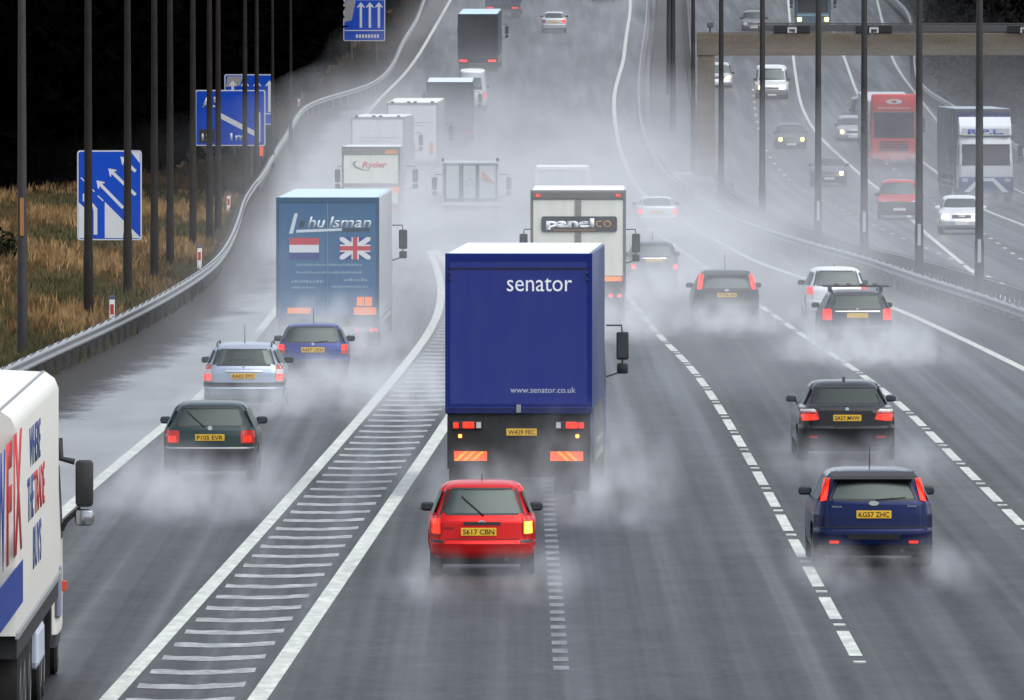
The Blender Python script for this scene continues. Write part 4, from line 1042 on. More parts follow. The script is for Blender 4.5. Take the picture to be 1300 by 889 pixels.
# far white car
loc, rz = put(703, 42)
make_car('tiny pale car with a red lamp far up the hill in the middle lane', loc, rz, (.6, .62, .64), kind='saloon', W=1.75, H=1.42, L=4.5, win=(1.03, 1.30, .60, .52),
         lights=[([(.56, .70), (.82, .70), (.82, .9), (.58, .9)], (REDLENS, REDLIT))], bumper=(.28, .56), pz=.76)
loc, rz = put(766, 2)
make_car('faint dark car at the very top edge of the carriageway', loc, rz, (.12, .12, .13), W=1.75, H=1.45, L=4.2, lights=[([(.60, .70), (.80, .70), (.80, .9), (.62, .9)], REDLENS)], bumper=(.28, .56), pz=.76)
# white van
loc, rz = put(599, 141, 1)
make_car('small white van between the dark box lorry and the tall grey lorry', loc, rz, (.72, .74, .77), kind='van', W=1.66, H=2.35, L=4.8, win=(1.25, 1.90, .58, .50),
         lights=[([(.66, .70), (.79, .70), (.78, 1.1), (.67, 1.1)], REDGLOW)], bumper=(.30, .52), pz=.70, name='van', cat='van')

HAZ_R = paint((.95, .12, .03), .4, name='hazard_red', dirt=.05, emit=.35); HAZ_Y = paint((.90, .42, .03), .4, name='hazard_yellow', dirt=.05, emit=.3)  # faint glow added to both board colours, which are no lamps
def hazard(t, x0, x1, z0, z1, y, flip=1, n=4):
    p = MB().box(x0, x1, y-.012, y, z0, z1).build('hazard_board', HAZ_R, t); w = (x1-x0)/n; h = (z1-z0)*1.1; k = -1
    while k <= n:
        a = x0+k*w; q = [(a, z0), (a+w*.42, z0), (a+w*.42+flip*h, z1), (a+flip*h, z1)]
        if min(v[0] for v in q) >= x0-1e-3 and max(v[0] for v in q) <= x1+1e-3: MB().prism(q, y-.018, y-.012).build('stripe', HAZ_Y, p)
        k += 1

# blue box lorry
loc, rz = put(658.5, 633, 1.9)
t, S, d = truck('deep blue box lorry in the centre with a white name on its back', loc, rz, W=2.50, H=4.17, L=8.6, floor=1.50, side=(.05, .08, .20), rearcol=(.001, .014, .19), roofcol=(.7, .78, .84),
                cabcol=(.02, .03, .2), deco=dict(nobars=1, single=1), frame=paint((.001, .011, .15), .45, name='blue_frame', dirt=.04, spec=.25), rearlamps='none', gap=.3)
SEN = paint((.82, .84, .86), .4, name='white_lettering', dirt=.03)
lettering('senator', SEN, t, -.20, .91, 3.53, 3.76, -.022, bold=0)
lettering('www.senator.co.uk', paint((.45, .5, .6), .5, name='pale_lettering', dirt=.03), t, -.14, .97, 1.80, 1.90, -.022, bold=0)
MB().box(-1.18, 1.18, -.026, -.016, 3.90, 3.935).build('shutter_line', paint((.001, .003, .03), .5, name='dark_blue_line', dirt=0), t)
MB().box(-1.25, 1.25, -.045, .0, 1.44, 1.56, bev=.015).build('sill', paint((.006, .012, .09), .45, name='blue_sill', dirt=.15, spec=.2), t)
MB().box(-1.22, 1.22, .02, .10, .50, 1.45).build('lower_panel', CHASSIS, t)
MB().box(-.04, .04, -.07, -.04, 1.46, 1.60, bev=.01).build('latch', GALV, t)
for sx in (-1, 1):
    l = MB().box(sx*.88-.25, sx*.88+.25, -.05, .04, 1.18, 1.32, bev=.015).build('lamp_cluster', BLACK, t)
    MB().box(sx*.88-.02-.15*(sx < 0)*0-.05, sx*.88+.12, -.06, -.045, 1.20, 1.30, bev=.01).build('lit_lamp', REDLIT, l)
    MB().box(sx*1.07-.04, sx*1.07+.04, -.058, -.045, 1.20, 1.29, bev=.01).build('lamp', REDLIT if sx < 0 else REDLIT, l); MB().box(sx*.68-.04, sx*.68+.04, -.056, -.045, 1.20, 1.30).build('lamp', CLEAR, l)
    MB().box(sx*1.0-.03, sx*1.0+.03, -.03, .03, 1.03, 1.09, bev=.01).build('marker_lamp', paint((1, .3, .05), .3, name='orange_lit', dirt=0, emit=2), t)
    hazard(t, sx*.82-.28, sx*.82+.28, .64, .80, -.01, sx*-1)
    for zz in (3.73, 3.84): MB().lathe_x([(-.012, .03), (.012, .03)], sx*1.17, -.045, zz, 10).build('hinge', BLACK, t)
plate(t, None, 0.05, -.01, 1.13, .52, .12, 'W429 FEC')
MB().box(-1.16, 1.16, -.02, .06, .36, .62).build('underrun_panel', CHASSIS, t)
# turquoise trailer
loc, rz = put(416, 442, .75)
t, S, d = truck('turquoise lorry trailer with a Dutch and a British flag on its doors', loc, rz, W=2.55, H=3.73, L=13.4, floor=.72, side=(.42, .43, .45), rearcol=(.018, .115, .25), roofcol=(.45, .62, .72),
                cabcol=(.03, .15, .25), deco=dict(nobars=1), frame=paint((.015, .075, .15), .5, name='turquoise_frame', dirt=.2), wheels=((2.2, 0), (3.5, 0), (4.8, 0), (14.6, 0)), name='articulated_lorry', cabH=3.2)
G2 = paint((.55, .62, .66), .5, name='silver_lettering', dirt=.1); DK = paint((.02, .05, .08), .5, name='dark_lettering', dirt=.1)
lettering('hu', G2, t, -.50, -.06, 2.98, 3.26, -.024, bold=.015, shear=.25); lettering('lsman', G2, t, .02, 1.08, 2.98, 3.26, -.024, bold=.015, shear=.25)
shapes('logo', [[(-.96, 2.84), (-.86, 2.84), (-.74, 3.34), (-.82, 3.34)], [(-.78, 2.86), (.35, 2.91), (.35, 2.97), (-.78, 2.93)]], G2, t, -.024, .006)
shapes('logo_dark_part', [[(.36, 2.88), (1.05, 2.90), (1.05, 2.98), (.36, 2.97)], [(-.72, 2.98), (-.60, 3.0), (-.54, 3.16), (-.68, 3.16)]], DK, t, -.024, .006)  # dark strokes of the printed logo
fr_, fb_, fw_ = paint((.50, .04, .05), .5, name='flag_red', dirt=.1), paint((.02, .04, .20), .5, name='flag_blue', dirt=.1), paint((.65, .68, .70), .5, name='flag_white', dirt=.1)
fl = MB().box(-.95, -.22, -.024, -.018, 2.20, 2.73).build('dutch_flag', fw_, t)
MB().box(-.95, -.22, -.027, -.023, 2.56, 2.73).build('red_stripe', fr_, fl); MB().box(-.95, -.22, -.027, -.023, 2.20, 2.37).build('blue_stripe', fb_, fl)
x0, x1, z0, z1 = .30, 1.06, 2.20, 2.75; cx, cz = (x0+x1)/2, (z0+z1)/2
fl = MB().box(x0, x1, -.024, -.018, z0, z1).build('british_flag', fb_, t)
shapes('white_cross', [[(cx-.09, z0), (cx+.09, z0), (cx+.09, z1), (cx-.09, z1)]], fw_, fl, -.0285, .006)
shapes('white_bar', [[(x0, cz-.09), (x1, cz-.09), (x1, cz+.09), (x0, cz+.09)]], fw_, fl, -.0290, .006)
shapes('white_saltire', [[(x0, z0), (x0+.10, z0), (x1, z1-.08), (x1, z1), (x1-.10, z1), (x0, z0+.08)]], fw_, fl, -.0265, .005); shapes('white_saltire', [[(x1, z0), (x1-.10, z0), (x0, z1-.08), (x0, z1), (x0+.10, z1), (x1, z0+.08)]], fw_, fl, -.0270, .005)
shapes('red_cross', [[(cx-.055, z0), (cx+.055, z0), (cx+.055, z1), (cx-.055, z1)]], fr_, fl, -.0310, .006)
shapes('red_bar', [[(x0, cz-.055), (x1, cz-.055), (x1, cz+.055), (x0, cz+.055)]], fr_, fl, -.0315, .006)
# small unreadable print lines
def printlines(t, rows, mat, y):
    rnd = random.Random(3)
    for x0, x1, z, h in rows:
        m = MB(); x = x0
        while x < x1: 
            w = rnd.uniform(.5, 1.0)*h; m.box(x, min(x+w, x1), y-.004, y, z, z+h*rnd.choice((.7, 1))); x += w+h*.35
        m.build('small_print', mat, t)
PR = paint((.22, .34, .42), .5, name='faded_print', dirt=.1)
printlines(t, [(-.78, .86, 2.04, .055), (-.78, .86, 1.85, .055), (-.9, -.1, 1.62, .07), (-.9, -.3, 1.48, .05), (.4, 1.0, 1.66, .07), (.1, 1.0, 1.5, .05)], PR, -.021)
ORP = paint((.85, .22, .05), .4, name='orange_plate', dirt=.08, emit=.2)  # plate colour glows faintly, brightness added without a lamp
for x0, x1, z0, z1 in ((-1.0, -.42, .85, 1.0), (.64, 1.20, .82, 1.01), (.72, .90, 1.04, 1.27), (.92, 1.10, 1.04, 1.27)): MB().box(x0, x1, -.034, -.02, z0, z1, bev=.004).build('orange_board', ORP, t)
MB().box(-.3, 1.15, -.03, .02, .36, .52, bev=.02).build('lamp_bar', GALV, t)
for x in (.72, 1.08, 1.2): MB().box(x-.03, x+.03, -.05, -.03, .42, .48).build('lit_lamp', REDLIT, t)
# Ryder truck
loc, rz = put(471, 293, .8)
t, S, d = truck('white box lorry with a red name and grey frame, behind the turquoise lorry', loc, rz, W=2.24, H=3.22, L=6.0, floor=.95, side=(.35, .36, .38), rearcol=(.78, .78, .68), roofcol=(.6, .65, .68), cabcol=(.7, .7, .68), cabH=2.7,
                deco=dict(nobars=1), frame=paint((.14, .14, .13), .5, name='grey_frame', dirt=.2), name='box_lorry')
lettering('Ryder', paint((.60, .03, .03), .5, name='red_lettering', dirt=.05), t, -.34, .62, 2.36, 2.66, -.024, bold=.03, shear=.2)
shapes('swoosh', [[(-.72, 2.55), (-.62, 2.42), (-.35, 2.32), (0, 2.30), (-.35, 2.38), (-.58, 2.48), (-.63, 2.58), (-.5, 2.68), (-.66, 2.66)]], paint((.15, .15, .16), .5, name='grey_lettering', dirt=.1), t, -.024, .006)
MB().box(-1.1, 1.1, -.05, 0, 2.92, 3.14, bev=.02).build('header_panel', paint((.16, .16, .14), .5, name='grey_header', dirt=.2), t); MB().box(.55, 1.0, -.06, -.05, 2.95, 3.1).build('yellow_sticker', AMBER, t)
MB().box(.84, 1.08, -.04, -.02, 1.45, 1.75).build('orange_sticker', ORP, t); MB().box(-1.1, 1.1, -.04, 0, 1.68, 1.82).build('rear_sill', GALV, t)
# white trailers
for px, py, hh, lb, dark in ((479.5, 245, 3.55, 'nearer white trailer with dark roof studs, directly beyond the lorry with the red name', 1.4), (523.5, 233, 3.95, 'farther white trailer with dark roof studs, just before the dark grey lorry', 1.1)):
    loc, rz = put(px, py, dark)
    t, S, d = truck(lb, loc, rz, W=2.5, H=hh, L=13.2, floor=1.05, side=(.35, .36, .38), rearcol=(.80, .81, .82), roofcol=(.86, .87, .88), cabcol=(.5, .5, .52), wheels=((2.2, 0), (3.5, 0), (4.8, 0), (14.6, 0)), name='articulated_lorry', group='white trailers in the left lane', deco=dict(nobars=1))
    for x in (-.98, -.18, .14, .98): MB().box(x-.08, x+.08, -.06, .04, hh-.02, hh+.07, bev=.015).build('roof_stud', BLACK, t)
    printlines(t, [(-.8, 1.0, hh-1.0, .05), (-.8, .6, hh-1.15, .04)], GALV, -.021)
    if py == 233: MB().box(.85, 1.02, -.03, -.02, 1.4, 2.0).build('yellow_sticker', AMBER, t)
# dark trailer C
loc, rz = put(571, 187, .6)
truck('dark grey lorry with sky reflection coloured pale on its roof, at the head of the queue of lorries', loc, rz, W=2.5, H=3.5, L=6.0, floor=1.05, side=(.10, .10, .11), rearcol=(.10, .10, .115), roofcol=(.6, .7, .75), cabcol=(.1, .1, .12), frame=paint((.07, .07, .08), .5, name='dark_frame', dirt=.2), name='box_lorry', deco=dict(nobars=1))
# truck D
loc, rz = put(606.5, 93, 1.5)
truck('tall dark green grey lorry with sky reflection coloured light blue on its roof, high on the hill', loc, rz, W=2.5, H=3.7, L=9.5, floor=.95, side=(.05, .065, .075), rearcol=(.012, .018, .024), roofcol=(.40, .60, .78), cabcol=(.1, .1, .12), rearlamps='lit', frame=paint((.02, .028, .035), .5, name='dark_frame2', dirt=.2), name='box_lorry', deco=dict(nobars=1))
loc, rz = put(638, 24, 1)
truck('dark blue lorry cut by the top edge of the picture', loc, rz, W=2.5, H=4.0, L=9, floor=1.0, side=(.04, .05, .09), rearcol=(.02, .03, .10), roofcol=(.2, .3, .4), cabcol=(.1, .1, .12), rearlamps='glow', name='box_lorry')
# glazing truck with a rack
loc, rz = put(597, 280, .3)
t, S, d = truck('low pale lorry carrying panes on an open side rack, in the middle lane', loc, rz, W=2.28, H=2.32, L=4.6, floor=.62, side=(.55, .57, .60), rearcol=(.30, .32, .34), roofcol=(.62, .64, .66), cabcol=(.62, .64, .66), cabH=2.1, cablen=1.5, mirrors=True, name='glass_lorry', wheels=((1.2, 0), (5.1, 0)))
for x0, x1 in ((-1.0, -.42), (-.30, .25), (.34, 1.05)):
    f = MB().box(x0, x1, -.12, -.08, .88, 2.2, bev=.01).build('glass_pane', paint((.50, .54, .52), .15, name='racked_pane', dirt=.2), t)
    m = MB()
    for x in (x0, x1): m.box(x-.025, x+.025, -.14, -.08, .74, 2.3)
    m.build('rack_post', DIRTYPOST, f)
MB().box(-1.16, 1.16, -.16, -.05, .62, .74).box(-1.16, 1.16, -.16, -.05, 2.30, 2.38).build('rack_frame', SWHITE, t)
shapes('orange_corner', [[(.45, 1.72), (1.0, 1.50), (.8, 1.72), (.5, 2.0)]], paint((.55, .20, .10), .5, name='orange_panel', dirt=.1), t, -.16, .01)
for sx in (-1.1, 1.1): MB().tube([(sx, -.1, 2.36), (sx, -.1, 2.52)], .05, 8).build('rack_knob', BLACK, t)
lettering('CT', paint((.32, .36, .40), .5, name='pale_grey_lettering', dirt=.1), t, -.18, .15, 1.4, 1.7, -.126)
# white box ahead of the panel lorry
loc, rz = put(714, 293, .2)
t, S, d = truck('plain white box lorry faded by mist, directly beyond the panel lorry', loc, rz, W=2.06, H=2.45, L=4.5, floor=.75, side=(.70, .72, .74), rearcol=(.66, .68, .70), roofcol=(.8, .8, .8), cabcol=(.7, .7, .7), cabH=2.4, name='box_lorry', deco=dict(nobars=1), frame=WHITE, wheels=((1.2, 0), (5, 0)), mirrors=False)
# panel lorry
loc, rz = put(734, 419, .6)
t, S, d = truck('cream box lorry with a black name board across its grey framed back', loc, rz, W=2.5, H=3.66, L=7.2, floor=1.32, side=(.40, .41, .42), rearcol=(.76, .76, .68), roofcol=(.75, .77, .77), cabcol=(.6, .6, .6), cabH=2.8, name='box_lorry', deco=dict(nobars=1), frame=paint((.17, .165, .16), .5, name='grey_frame3', dirt=.2), rearlamps='none')
MB().box(-1.22, 1.22, -.06, .0, 3.42, 3.64, bev=.03).build('header_panel', paint((.13, .125, .12), .5, name='dark_header', dirt=.2), t)
MB().box(-.08, .08, -.045, -.01, 1.43, 3.42).build('centre_post', paint((.22, .21, .20), .5, name='grey_post', dirt=.2), t)
nb = MB().prism(roundrect(-.96, 1.02, 2.58, 2.98, .06), -.065, -.045).build('name_board', paint((.05, .05, .055), .5, name='name_board_grey', dirt=.1), t)
lettering('panel', SEN, nb, -.84, .42, 2.62, 2.93, -.070, bold=.05); lettering('co', paint((.60, .30, .10), .5, name='bronze_lettering', dirt=.05), nb, .46, .87, 2.70, 2.87, -.070, bold=-.01)
MB().box(-.66, .44, -.070, -.065, 2.615, 2.63).build('underline', paint((.55, .30, .12), .5, name='bronze_lettering', dirt=.05), nb)
for sx in (-1, 1): MB().box(sx*1.05-.05, sx*1.05+.05, -.08, -.06, 3.50, 3.56).build('marker_lamp', REDLIT, t)
hazard(t, .62, 1.15, 1.28, 1.40, -.05, 1, 5)
MB().box(-1.2, 1.2, -.01, .05, .72, 1.26).build('tail_board', CHASSIS, t)
for x in (.85, 1.08): MB().box(x-.05, x+.05, -.03, -.01, .86, .94).build('lit_lamp', REDLIT, t)

# white livery lorry at the left edge: x = right side, seen along it
bx = -6.73; by = 122.0; t = thing('removal_lorry', 'big white lorry with blue and red lettering on its side, cut by the left edge', 'lorry', (bx, by, 0), R(.35))
CREAM = paint((.66, .65, .59), .4, name='cream_side', dirt=.12)
W2 = 1.25; L2 = 20.4
m = MB(); prof = [(-W2, 1.32), (-W2, 3.62), (-W2+.05, 3.74), (-W2+.16, 3.82), (0, 3.87), (W2-.16, 3.82), (W2-.05, 3.74), (W2, 3.62), (W2, 1.32)]
m.prism([(a, b) for a, b in prof], 6, L2, 'y').build('cargo_box', CREAM, t, smooth=True)
MB().box(W2-.01, W2+.03, 6, L2, 1.28, 1.36, bev=.01).box(W2-.2, W2-.17, 6, L2, 3.80, 3.835).build('edge_trim', GALV, t)
vs = []; FY0 = L2
MB().prism([(FY0-.02, 3.0), (FY0-.02, 3.60), (FY0+.14, 3.52), (FY0+.24, 3.0)], -W2+.02, W2-.01, 'x').build('front_cap', CREAM, t)
MB().box(-W2, W2, 6.3, L2-.2, 1.05, 1.3).build('chassis', CHASSIS, t)
LB = paint((.004, .030, .22), .5, name='livery_blue', dirt=.02, spec=.2); LRd = paint((.52, .006, .010), .5, name='livery_red', dirt=.05); LB2 = paint((.03, .06, .22), .5, name='livery_soft_blue', dirt=.1)
xs_ = W2
def YP(px, xx=-5.44): return xx*K/(px-650)-by
def side_txt(s, mat, pa, pb, z0, z1, bold=.02, slant=0): return lettering(s, mat, t, YP(pa), YP(pb), z0, z1, W2+.006, 'right', bold=bold)
side_txt('SCRE', LB, -40, -2, 2.22, 3.50, .03); side_txt('W', LB, 0, 12.5, 2.22, 3.52, .03); side_txt('F', LRd, 14, 22, 2.22, 3.55, .04); side_txt('IX', LRd, 24.5, 37, 2.22, 3.58, .03)
side_txt('WHERE', LB2, 48, 64, 3.02, 3.48); side_txt('THE', LB2, 45, 54, 2.42, 2.92); side_txt('TRADE', LRd, 55, 70, 2.42, 2.92); side_txt('BUYS', LB2, 53, 65, 1.80, 2.30)
MB().box(W2-.003, W2+.006, YP(3), YP(38), 1.60, 2.08).build('blue_block', LB, t)
MB().box(W2-.003, W2+.006, YP(-60), YP(1.5), 1.62, 2.06).build('blue_block', LB, t)
# cab ahead of the box
y0 = L2+.35; y1 = y0+1.9
keys = [(.38, y0, y1-.06, 1.2), (.6, y0, y1, 1.235), (1.35, y0, y1, 1.24), (1.75, y0, y1-.02, 1.24), (2.7, y0, y1-.25, 1.2), (3.0, y0+.03, y1-.4, 1.12), (3.05, y0+.12, y1-.6, .95)]
S = Shell(keys, y1, r=.10, bow=0, fbow=.10, taper=.02)
S.mesh('cab', [CREAM, BLACK], t, trim=.55, dz=.06)
S.patch('right', [(y0+.7, 1.7), (y1-.2, 1.7), (y1-.4, 2.6), (y0+.75, 2.6)], .006, .01).build('side_window', BLACK, t, smooth=True)
MB().box(-1.15, 1.15, L2, y0+.1, .5, 2.9).build('cab_gap', CHASSIS, t)
for sx in (-1, 1):
    xm = sx*1.53; my = y0+.9; m = MB()
    m.tube([(sx*1.22, my, 2.95), (sx*1.24, my-.05, 2.70), (xm-sx*.12, my-.05, 2.66)], .04, 8); m.tube([(sx*1.24, my, 1.80), (sx*1.30, my, 1.92), (xm-sx*.05, my, 2.08)], .03, 8)
    m.box(xm-.11, xm+.11, my-.12, my+.10, 2.10, 2.68, bev=.045)
    mo = m.build('door_mirror', BLACK, t, smooth=True)
    MB().box(xm-.12, xm+.12, my-.10, my+.12, 1.86, 2.07, bev=.06).build('wide_angle_mirror', paint((.35, .36, .38), .2, .8, name='chromed_mirror'), mo, smooth=True)
for yy in (9.2, 10.4, 12.0, y0+1.0):
    for sx in (-1, 1): wheel(t, sx*1.03, yy, .5, .32, sx, rim=GALV)
for yy in (15.6, 16.7): 
    for sx in (-1, 1): wheel(t, sx*1.03, yy, .5, .32, sx, rim=GALV)
for sx in (-1, 1):
    MB().box(sx*1.2-.06, sx*1.2+.06, 13.0, 15.0, .55, 1.05, bev=.08).build('side_skirt', paint((.45, .5, .6), .4, name='pale_skirt'), t)
    MB().box(sx*1.22-.04, sx*1.22+.04, y0+.02, y0+.5, .75, 1.4, bev=.03).build('step_panel', paint((.2, .22, .3), .5, name='step_panel'), t)
    MB().box(sx*1.28-.035, sx*1.28+.035, y0+.75, y0+.80, 1.05, 1.18, bev=.01).build('orange_lamp', paint((.55, .06, .02), .35, name='orange_side_lamp'), t)
    MB().box(sx*1.2-.25*(sx > 0)-.0, sx*1.2+.25*(sx < 0), L2-1.9, L2-1.86, .15, 1.05).build('mud_flap', RUBBER, t)
# spray thrown up by the wheels: pixel of the foot, half width, half length, height, density
PLUMES = [
 (545, 742, .9, 8, .42, .06, dict(dy=3.5, label='wisp of spray from the left rear wheel of the small red hatchback')),
 (680, 742, 1.1, 8, .50, .065, dict(dy=3, label='wisp of spray from the right rear wheel of the small red hatchback')),
 (745, 640, 2.2, 10, 1.7, .085, dict(dy=-3, label='white spray billowing from the right wheels of the blue lorry')),
 (760, 660, 1.6, 7, .8, .07, dict(dy=2, label='low white spray trailing right of the blue lorry')),
 (600, 636, 1.4, 8, .8, .10, dict(dy=1, label='spray behind the left wheels of the blue lorry')),
 (215, 625, 1.4, 10, .85, .11, dict(dy=3, label='spray curling off the left wheels of the dark green hatchback')),
 (328, 620, 1.0, 10, .65, .09, dict(dy=3, label='spray off the right wheels of the dark green hatchback')),
 (240, 655, 2.4, 10, .55, .09, dict(dy=0, label='low spray drifting behind the dark green hatchback')),
 (350, 523, 1.2, 9, .7, .14, dict(dy=2, label='spray off the right wheels of the silver estate')),
 (270, 523, .9, 9, .5, .12, dict(dy=2, label='spray off the left wheels of the silver estate')),
 (400, 491, 1.9, 10, .7, .16, dict(dy=2, label='spray behind the small dark blue hatchback')),
 (425, 445, 2.6, 12, 1.5, .14, dict(dy=2, label='spray behind the turquoise lorry')),
 (500, 510, 2.6, 18, 1.0, .08, dict(dy=2, label='thin spray drifting over the hatched marking')),
 (1025, 595, 1.2, 10, .55, .06, dict(dy=4, label='spray off the left rear wheel of the black saloon')),
 (1130, 595, 1.3, 10, .6, .065, dict(dy=4, label='spray off the right rear wheel of the black saloon')),
 (1044, 732, .9, 8, .42, .07, dict(dy=3, label='wisp of spray at the left rear wheel of the deep blue hatchback')),
 (1180, 732, 1.0, 8, .42, .065, dict(dy=3, label='wisp of spray at the right rear wheel of the deep blue hatchback')),
 (923, 417, 2.3, 12, .8, .16, dict(dy=2, label='spray behind the black hatchback')),
 (1095, 455, 2.8, 12, 1.05, .17, dict(dy=2, label='thick white spray behind the dark estate')),
 (1060, 409, 1.8, 12, .8, .14, dict(dy=2, label='spray behind the white hatchback')),
 (831, 372, 2.2, 14, 1.0, .14, dict(dy=2, label='spray behind the dark grey hatchback')),
 (770, 424, 2.3, 14, 1.5, .15, dict(dy=2, label='spray behind the cream box lorry')),
 (835, 298, 2.4, 14, .9, .12, dict(dy=2, label='spray behind the white saloon')),
 (600, 284, 3.0, 12, .8, .08, dict(dy=2, label='spray behind the low pale lorry')),
 (690, 330, 4.0, 20, 1.6, .06, dict(dy=2, label='bank of spray filling the middle lanes')),
 (500, 290, 3.0, 20, 1.6, .08, dict(dy=4, label='spray around the queue of lorries')),
 (560, 240, 3.0, 24, 1.5, .06, dict(dy=4, label='spray behind the dark grey lorry')),
 (1136, 206, 2.2, 12, .6, .06, dict(dy=3, label='spray under the red oncoming lorry')),
 (1250, 260, 2.4, 12, .6, .04, dict(dy=2, label='spray under the white cab lorry')),
]
# ------------------------------------------------------------------ vehicles coming towards the camera
def putf(px, py, L, dh=0):
    """front of an oncoming vehicle at this pixel; local y=L is the nose"""
    x, y = G(px, py); a = math.pi+opp_heading(x, y)+R(dh)
    v = Matrix.Rotation(a, 3, 'Z') @ Vector((0, L, 0))
    return (x-v.x, y-v.y, zg(y)), a
def hl(x0, x1, z0, z1): return [(x0, z0), (x1, z0), (x1, z1), (x0, z1)]
def opp(label, px, py, col, L=4.2, lit=(1, 1), lz=(.58, .76), lx=(.50, .74), **kw):
    loc, a = putf(px, py, L)
    m = tuple(HEADLIT if q else HEADOFF for q in lit)
    fr = dict(lamps=[(hl(lx[0], lx[1], lz[0], lz[1]), m)], grille=[hl(-.36, .36, lz[0]+.01, lz[1]-.02), hl(-.42, .42, .30, .38)])
    fr.update(kw.pop('front', {}))
    return make_car(label, loc, a, col, L=L, front=fr, lights=[([(.60, .70), (.78, .70), (.78, .9), (.62, .9)], REDLENS)], **kw)
def badge_front(t, S, d):
    y = S.front(0, .68); MB().box(-.12, .12, y, y+.03, .62, .73, bev=.02).build('badge', CHROME, t, smooth=True)
t = opp('white hatchback with one bright headlight, coming towards us beside the nearest right pole', 1221, 298, (.75, .76, .77), L=4.3, W=1.72, H=1.45, lit=(1, 0), lz=(.60, .76), lx=(.48, .76), extras=[badge_front], mirrorcol=WHITE)
t = opp('red pickup or hatchback without lights, between two poles on the oncoming side', 1142, 279, (.55, .03, .03), L=4.3, W=1.78, H=1.6, lit=(0, 0), bumpercol=paint((.06, .06, .065), .5, name='grey_bumper', dirt=.2), bumper=(.3, .72))
t = opp('dark hatchback with two bright headlights, left on the oncoming side', 1005, 190, (.03, .03, .035), L=4.1, W=1.7, H=1.43, lit=(1, 1), lx=(.50, .68))
t = opp('grey saloon with only one headlight showing, below the dark hatchback', 1053, 237, (.10, .10, .11), L=4.5, kind='saloon', W=1.78, H=1.42, win=(1.03, 1.30, .60, .52), lit=(0, 1), lx=(.50, .68))
t = opp('small pale car with a bright headlight, left of the red lorry', 1083, 180, (.35, .36, .38), L=4.1, W=1.7, H=1.45, lit=(1, 1), lx=(.50, .68))
t = opp('car mostly hidden behind the gantry leg with one headlight showing', 912, 112, (.55, .56, .58), L=4.2, W=1.75, H=1.6, lit=(1, 1), lx=(.50, .70), lz=(.7, .86))
t = opp('faint grey car just above the gantry beam', 957, 40, (.16, .16, .17), L=4.2, W=1.75, H=1.5, lit=(0, 0))
# white pickup style van
loc, a = putf(980, 126, 4.9)
make_car('white van with a pale roof and two headlights, under the gantry', loc, a, (.72, .74, .75), kind='van', W=2.0, H=2.05, L=4.9, win=(1.25, 1.70, .60, .54), name='van', cat='van', lights=[([(.74, .70), (.88, .70), (.86, 1.1), (.76, 1.1)], REDLENS)],
         bumper=(.3, .72), bumpercol=paint((.07, .07, .075), .5, name='grey_bumper2', dirt=.2), front=dict(lamps=[(hl(.58, .80, .76, .94), (HEADLIT, HEADLIT))], grille=[hl(-.4, .4, .74, .86)]))

def oncoming(label, px, py, L=13, cabL=2.0, dh=0, **kw):
    tot = L+.35+cabL
    loc, a = putf(px, py, tot, dh)
    return truck(label, loc, a, L=L, cablen=cabL, **kw)
GRL = paint((.05, .012, .012), .5, name='dark_red_grille', dirt=.2)
t, S, d = oncoming('bright red tall cab lorry coming towards us on the right', 1135, 203, L=13, W=2.5, H=3.45, floor=1.1, side=(.45, .45, .46), rearcol=(.5, .5, .5), roofcol=(.4, .4, .4), cabcol=(.60, .010, .008), cabH=3.72, name='red_lorry', wheels=((2.2, 0), (3.5, 0), (4.8, 0), (11.5, 1), (14.3, 0)))
y1 = d['y1']
RD = paint((.60, .010, .008), .35, name='cab_red', dirt=.1)
MB().box(-1.18, 1.18, y1-.55, y1-.02, 2.95, 3.9, bev=.10).build('roof_deflector', RD, t, smooth=True)
vs_ = MB().box(-1.1, 1.1, y1-.02, y1+.12, 2.90, 3.0, bev=.03).build('sun_visor', GRL, t)
MB().prism([(1.12*.38*math.cos(R(k*18)), 3.52+.13*math.sin(R(k*18))) for k in range(20)], y1-.02, y1+.0).build('emblem', SWHITE, t)
MB().prism([(.14*math.cos(R(k*18)), 3.52+.07*math.sin(R(k*18))) for k in range(20)], y1+.0, y1+.012).build('emblem_centre', RD, t)
m = MB()
for k in range(4): m.box(-.75, .75, y1-.0, y1+.03, .95+k*.14, 1.02+k*.14)
m.build('grille', GRL, t); MB().box(-1.2, 1.2, y1-.1, y1+.06, .35, .80, bev=.05).build('bumper', RD, t, smooth=True)
for sx in (-1, 1):
    MB().box(sx*.95-.15, sx*.95+.15, y1+.03, y1+.08, .52, .70, bev=.03).build('headlight', HEADOFF, t); MB().box(sx*1.05-.05, sx*1.05+.05, y1-.02, y1+.02, 2.93, 2.99).build('marker_lamp', AMBER, t)
printlines(t, [(-.85, .85, 3.14, .10)], paint((.75, .35, .33), .5, name='pale_red_print', dirt=.1), y1+.0)
